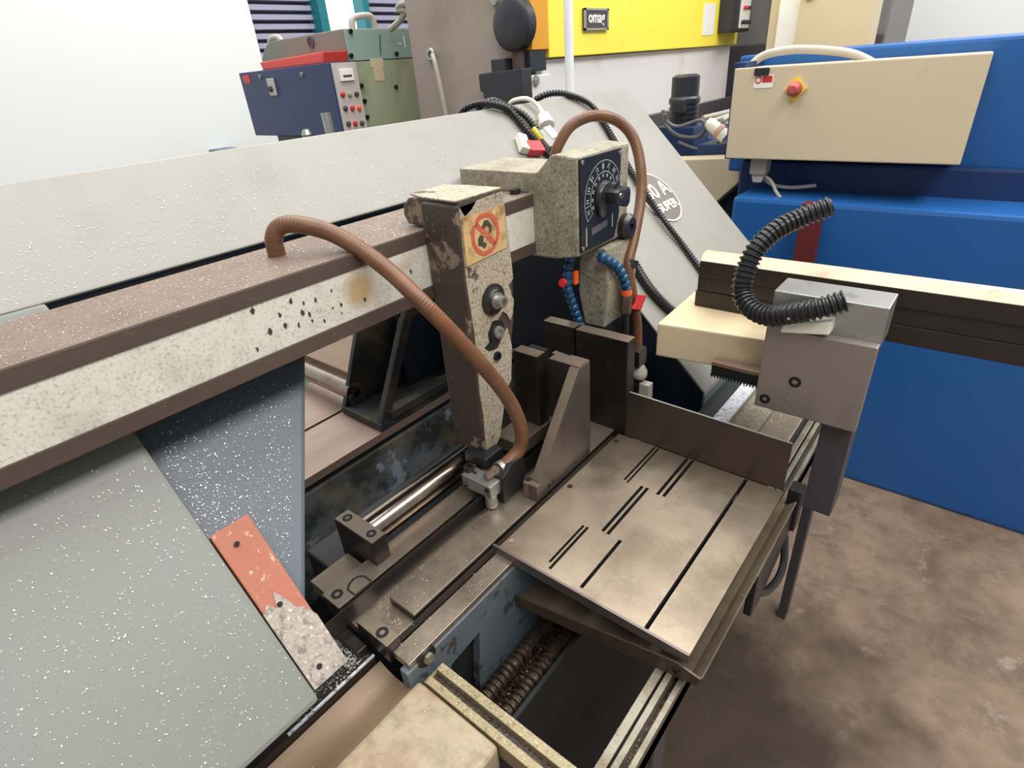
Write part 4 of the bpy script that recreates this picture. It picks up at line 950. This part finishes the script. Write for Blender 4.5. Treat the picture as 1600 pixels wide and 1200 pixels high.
# ------------------------------------------------------------------ rails of the measuring frame
def u_rail(mb, along, a0, a1, c0, c1, z0, z1, t):
    def bx(p0, p1, zz0, zz1):
        if along == 'x': mb.box(a0, a1, p0, p1, zz0, zz1)
        else: mb.box(p0, p1, a0, a1, zz0, zz1)
    w = c1 - c0
    bx(c0, c0 + w * .30, z0, z1); bx(c1 - w * .40, c1, z0, z1); bx(c0, c1, z0, z0 + t)
    return mb
ch = thing('channel_rail', (-.2, .283, .80), 'chip-covered grooved channel rail crossing the front of the pit', 'rail')
build('front_flange', MB().box(-.447, .10, .2635, .2755, .815, .848), chan_mat, ch, .001)
build('back_flange', MB().box(-.447, .10, .2865, .2995, .815, .850), chan_mat, ch, .001)
build('web', MB().box(-.447, .10, .2755, .2865, .815, .838), sludge, ch)
build('end_cap', MB().box(-.452, -.447, .264, .299, .815, .842), chan_mat, ch, .001)
al = thing('side_rail', (-.176, .8, .80), 'grooved aluminium side rail running away under the drip tray', 'rail')
build('inner_flange', MB().box(-.1965, -.1845, .301, 1.45, .80, .848), alu_rail, al, .001)
build('mid_flange', MB().box(-.1800, -.1715, .301, 1.45, .80, .852), alu_rail, al, .001)
build('outer_flange', MB().box(-.1640, -.1565, .301, 1.45, .80, .846), alu_rail, al, .001)
build('web', MB().box(-.1965, -.1565, .301, 1.45, .80, .832), sludge, al)
for y in (.42, 1.40):
    build('leg', MB().box(-.19, -.165, y, y + .04, 0, .80), dark_grey, al, .003)

# ------------------------------------------------------------------ covers and pan at the lower left
sp = thing('guard_base_plate', (-.58, .1, .84), 'dark steel plate heaped with chips under the orange guard', 'plate')
build('plate', MB().prism([(-.625, -.3), (-.531, -.3), (-.531, .243), (-.600, .243), (-.625, .225)], 'z', .838, .858), gun, sp, .001)
build('edge_strip', MB().box(-.5345, -.5305, .10, .243, .858, .8605), chip_white, sp)
build('bracket', MB().box(-.60, -.545, .225, .243, .858, .872), gun, sp, .002)
pn = thing('stained_pan', (-.5, 0, .82), 'brown stained sheet pan between dark plate and cream cover', 'pan')
mb = MB(); n = 8
top = [(-.530 + (.072) * k / n, .842 - .010 * math.sin(math.pi * k / n)) for k in range(n + 1)]
mb.prism(top + [(-.458, .81), (-.530, .81)], 'y', -.3, .248)
build('sheet', mb, brown_pan, pn, smooth=True)
cc = thing('cream_cover', (-.38, 0, .6), 'cream painted cover box at the bottom edge, stained with rust', 'cover')
build('lid', MB().box(-.456, -.305, -.3, .2605, .800, .850), cream_cover, cc, .008, bseg=3)
build('side', MB().box(-.452, -.310, -.3, .2560, .602, .802), M('mauve_grey_paint', srgb(96, 88, 94), .5), cc, .004)
o = build('base_apron', MB().box(-.62, -.46, -.3, .246, .601, .809), base_side, None, .004); tag(o, 'dark sheet apron below the brown stained pan', 'apron')
o = build('copper_stub', MB().cyl((-.468, .252, .850), (-.474, .263, .8505), .006, 12), M('copper', srgb(176, 110, 80), .35, .6), None, smooth=True)
tag(o, 'small copper pipe stub at the corner of the cream cover', 'pipe')

# ------------------------------------------------------------------ infeed side seen under the beam
for i, (x0, x1, lb) in enumerate(((-1.094, -.936, 'brownish ground steel infeed plate nearest the vise'), (-1.30, -1.104, 'brownish ground steel infeed plate under the roller'))):
    o = build('infeed_plate', MB().box(x0, x1, .22, 1.095, .880, .900), infeed_steel, None, .0012); tag(o, lb, 'plate', 'infeed plates')
o = build('plate_bed', MB().box(-1.30, -.940, .22, 1.095, .8665, .8795), black_metal, None); tag(o, 'black bed under the two infeed plates', 'bed')
iv = thing('infeed_vise', (-1.0, .75, .90), 'dark welded vise bracket with open ribs standing on the infeed plates', 'bracket')
build('bottom_plate', MB().box(-1.085, -.935, .598, .92, .9005, .920), bracket_dark, iv, .002)
lean = [(.600, .920), (.615, .920), (.725, 1.16), (.712, 1.16)]
build('left_rib', MB().prism([(.600, .920), (.92, .920), (.92, 1.16), (.712, 1.16)], 'x', -1.085, -1.072), bracket_dark, iv, .002)
build('right_rib_post', MB().prism([(.600, .920), (.628, .920), (.742, 1.13), (.716, 1.135)], 'x', -.955, -.937), bracket_dark, iv, .003)
build('right_rib_top', MB().prism([(.716, 1.130), (.735, 1.165), (.76, 1.175), (.92, 1.165), (.92, 1.135)], 'x', -.955, -.937), bracket_dark, iv, .003)
build('right_rib_foot', MB().box(-.957, -.930, .628, .92, .918, .940), bracket_dark, iv, .002)
build('back_plate', MB().box(-1.072, -.94, .90, .92, .92, 1.16), navy, iv, .001)
build('mid_plate', MB().box(-1.03, -1.015, .76, .90, .92, 1.15), navy, iv, .001)
rl = thing('infeed_roller', (-1.25, .66, .9), 'bare steel roller of the infeed conveyor left of the bracket', 'roller')
ra = at(480, 583, 'z', .955); rb = at(540, 607, 'z', .955)
build('roller_tube', MB().cyl((ra.x - .35, .634, .948), (rb.x + .02, .634, .948), .0225, 28), chrome, rl, smooth=True)
build('roller_shaft', MB().cyl((ra.x - .45, .634, .948), (rb.x + .03, .634, .948), .010, 14), gun, rl, smooth=True)
build('roller_support', MB().box(rb.x + .012, rb.x + .03, .615, .655, .9005, .948), bracket_dark, rl)
o = build('conveyor_cheek', MB().box(-1.62, -1.11, .70, .86, .901, .935), brown_pan, None, .004); tag(o, 'stained tan conveyor cheek plate behind the roller', 'plate')
g1 = at(535, 540, 'x', -1.6)
o = build('green_bin', MB().box(-2.1, -1.62, g1.y - .02, g1.y + .5, .0, g1.z + .04), green_bright, None, .02); tag(o, 'light green bin glimpsed below the guide beam', 'bin')

# ------------------------------------------------------------------ bar feed vise on the far side of the table
cbk = thing('clamp_arm_block', (-.37, 1.1, 1.04), 'cream painted clamp arm block with a white top', 'block')
ang = math.radians(7.8); ca_, sa_ = math.cos(ang), math.sin(ang)
def rb_(a, b, z):                           # a along the front edge, b back
    return V((-.472 + a * ca_ - b * sa_ * .35, 1.0 + a * sa_ + b, z))
build('body', MB().hexa([rb_(0, 0, 1.042), rb_(.30, 0, 1.042), rb_(.30, .21, 1.042), rb_(0, .21, 1.042), rb_(0, 0, 1.117), rb_(.30, 0, 1.117), rb_(.30, .21, 1.117), rb_(0, .21, 1.117)]), tan_block, cbk, .004)
rk = thing('gear_rack', (-.3, .995, 1.03), 'black toothed gear rack under the cream block', 'rack')
p_ = [(-.347, 1.058), (-.240, 1.058)]
x = -.240; t_ = []
while x > -.346:
    t_ += [(x, 1.030), (x - .0015, 1.030), (x - .003, 1.036), (x - .0045, 1.036)]; x -= .0058
build('rack', MB().prism(p_ + t_ + [(-.347, 1.034)], 'y', .992, 1.010), black_metal, rk)
build('rack_top', MB().box(-.347, -.240, .990, 1.012, 1.058, 1.066), M('rack_brown_top', srgb(132, 108, 92), .45, .3), rk, .001)
screw(rk, (-.303, .992, 1.047), (0, -1, 0), .004, .001, hole_dark)
vp = thing('slide_plate', (-.19, .97, 1.0), 'upright machined steel plate with counterbored holes at the right edge', 'plate')
build('plate', MB().box(-.250, -.08, .965, .985, 1.010, 1.172), mach_plate, vp, .002)
for px, py, r_ in ((1195, 623, .0095), (1242, 597, .0105)):
    p = at(px, py, 'y', .965); sunk_screw(vp, p, (0, -1, 0), r_)
p = at(1230, 624, 'y', .965); screw(vp, p, (0, -1, 0), .0035, .0006, silver)
build('top_block', MB().box(-.252, -.08, .985, 1.06, 1.16, 1.232), silver, vp, .002)
build('latch', MB().hexa([(-.225, .955, 1.170), (-.15, .955, 1.182), (-.15, .985, 1.182), (-.225, .985, 1.170), (-.222, .958, 1.190), (-.15, .958, 1.205), (-.15, .985, 1.205), (-.222, .985, 1.190)]), white_plastic, vp, .003)
build('mount_foot', MB().box(-.135, -.085, .985, 1.05, .80, 1.16), dark_grey, vp, .002)
p = at(1232, 497, 'y', .94)
build('clip_screw', MB().lathe((p.x, .945, p.z), (0, -1, .6), [(0, 0), (.006, 0), (.006, .004), (0, .005)], 14), silver, vp, smooth=True)
zz = [1.1175, 1.152, 1.184, 1.218]; xl = [-.447, -.445, -.443]
for k, lb in enumerate(('bottom dark steel bar of the stack on the cream block', 'middle dark steel bar of the stack on the cream block', 'top dark steel bar of the stack with a bright tan upper face')):
    t = thing('steel_bar', (-.25, 1.14, zz[k]), lb, 'bar', 'stack of three dark bars')
    build('bar', MB().box(xl[k], .12, 1.125 + (k % 2) * .003, 1.165, zz[k] + .0003, zz[k + 1]), bar_dark, t, .0015)
    if k == 2: build('upper_face', MB().prism([(1.1255, 1.2180), (1.1645, 1.2180), (1.1600, 1.232), (1.140, 1.232)], 'x', xl[k], .12), bar_wood, t, .0006)

# bed of the feed slide behind the fence
sb_ = thing('slide_bed', (-.27, 1.15, .8), 'oily steel slide bed behind the fence plate', 'slide bed')
build('bed', MB().box(-.405, -.197, .93, 1.60, .60, .868), base_side, sb_, .002)
build('tan_plate', MB().box(-.321, -.262, .93, 1.5, .869, .884), cream_dirty, sb_, .002)
build('steel_way', MB().box(-.262, -.20, .93, 1.5, .869, .878), rail_steel, sb_, .001)
build('plate_lip', MB().box(-.3225, -.3205, .93, 1.5, .869, .893), cable_grey, sb_)
o = build('bright_swarf', MB().box(-.362, -.3225, .93, 1.45, .8682, .879), chip_white, None); tag(o, 'strip of bright silver swarf lying in the trough behind the fence', 'metal chips', kind='stuff')

# small brown-grey fittings between jaw and wheel cover
fx = thing('guide_roller_unit', at(1000, 590, 'y', 1.0), 'small steel roller unit hanging beside the tall jaw', 'roller unit')
p = at(996, 553, 'y', .98)
build('bracket', MB().box(p.x - .025, p.x + .012, .965, 1.0, p.z - .025, p.z + .012), gun, fx, .002)
build('roller', MB().lathe((p.x + .004, .985, p.z - .058), (0, 0, 1), [(0, 0), (.014, 0), (.017, .005), (.017, .016), (.010, .030), (0, .033)], 18), cable_grey, fx, smooth=True)
build('stem', MB().cyl((p.x + .002, .985, p.z - .12), (p.x + .002, .985, p.z - .058), .011, 14), black_metal, fx, smooth=True)
q_ = at(1009, 608, 'y', .985)
build('side_block', MB().box(q_.x - .012, q_.x + .012, .975, .995, .87, q_.z + .016), cable_grey, fx, .002)

# ------------------------------------------------------------------ loose chips
chips('swarf_on_bow', 'silver chips scattered on the tilted grey bow spine', [(bp(-1.0, 0.0) + NB * .0005, (0, 1.0, 0), V((.10, 0, -.10)), 1500, .6)], smin=0.00036, smax=0.00107)
chips('swarf_on_beam', 'silver chips scattered on the brown beam top', [((-.862, 0.0, 1.3820), (0, .9, 0), (.160, 0, 0), 4200, 1)], smin=0.00036, smax=0.00116)
chips('swarf_on_left_cover', 'silver chips scattered on the left wheel cover', [(bp(-.85, -.25) + NB * .0005, (0, .38, 0), V((.37, 0, -.37)), 2200, .8)], smin=0.00036, smax=0.00116)
chips('swarf_on_casting', 'silver chips sticking to the blue grey casting under the beam', [(bp(-.78, .14, .4405) + NB * .0005, (0, .045, 0), V((.24, 0, -.24)), 700, .8), (bp(-.78, .18, .4405) + NB * .0005, V((0, .19, 0)), V((.18, -.17, -.18)), 1800, .8)], smin=0.00036, smax=0.00116)
chips('swarf_on_vise_bed', 'fine chips lying along the blade slot of the vise bed', [((-.584, .26, .8812), (0, .45, 0), (.016, 0, 0), 1100, 1.6), ((-.566, .275, .8812), (0, .03, 0), (.06, 0, 0), 160, 1), ((-.566, .31, .9003), (0, .4, 0), (.058, 0, 0), 260, 1), ((-.655, .25, .9003), (0, .4, 0), (.044, 0, 0), 120, 1), ((-.496, .255, .8852), (0, .24, 0), (.034, 0, 0), 200, 1)], smin=0.00027, smax=0.00089)
chips('swarf_on_guard_plate', 'heap of dull chips on the dark plate under the guard', [((-.612, .10, .8585), (0, .14, 0), (.075, 0, 0), 700, 1), ((-.60, .205, .860), (0, .03, 0), (.06, 0, 0), 500, 1)], smin=0.00045, smax=0.00143)
chips('swarf_on_cream_cover', 'sparse fine chips on the cream cover', [((-.45, .02, .8505), (0, .23, 0), (.13, 0, 0), 160, 1), ((-.447, .264, .8485), (.35, 0, 0), (0, .011, 0), 240, 1), ((-.447, .287, .8505), (.35, 0, 0), (0, .012, 0), 240, 1)], smin=0.00031, smax=0.00089)
chips('swarf_on_table', 'few fine chips on the slotted table', [((-.488, .49, .9004), (0, .38, 0), (.33, 0, 0), 170, 1)], smin=0.00018, smax=0.00053)
chips('swarf_on_jaws', 'small chips on the jaw tops', [((-.60, .893, 1.1163), (.118, 0, 0), (0, .028, 0), 40, 1), ((-.655, .751, 1.1153), (.056, 0, 0), (0, .026, 0), 22, 1), ((-.573, .758, 1.1158), (.067, 0, 0), (0, .02, 0), 14, 1), ((-.685, .898, 1.1163), (.07, 0, 0), (0, .026, 0), 16, 1)], smin=0.00036, smax=0.00089)
chips('swarf_on_side_rail', 'brown chips caught in the grooves of the side rail and tray flange', [((-.1845, .302, .8325), (0, .35, 0), (.004, 0, 0), 120, 1), ((-.1715, .302, .8325), (0, .35, 0), (.0075, 0, 0), 220, 1), ((-.1965, .302, .8485), (0, .35, 0), (.012, 0, 0), 60, 1), ((-.150, .482, .8605), (0, .40, 0), (.016, 0, .0165), 260, 1)], mat=M('brown_chip', srgb(150, 128, 98), .35, .6, .4, 80), smin=.0005, smax=.0012)
chips('swarf_on_slide', 'chips littering the steel way behind the fence', [((-.262, .94, .8785), (0, .3, 0), (.06, 0, 0), 420, 1)], smin=0.00045, smax=0.00116)
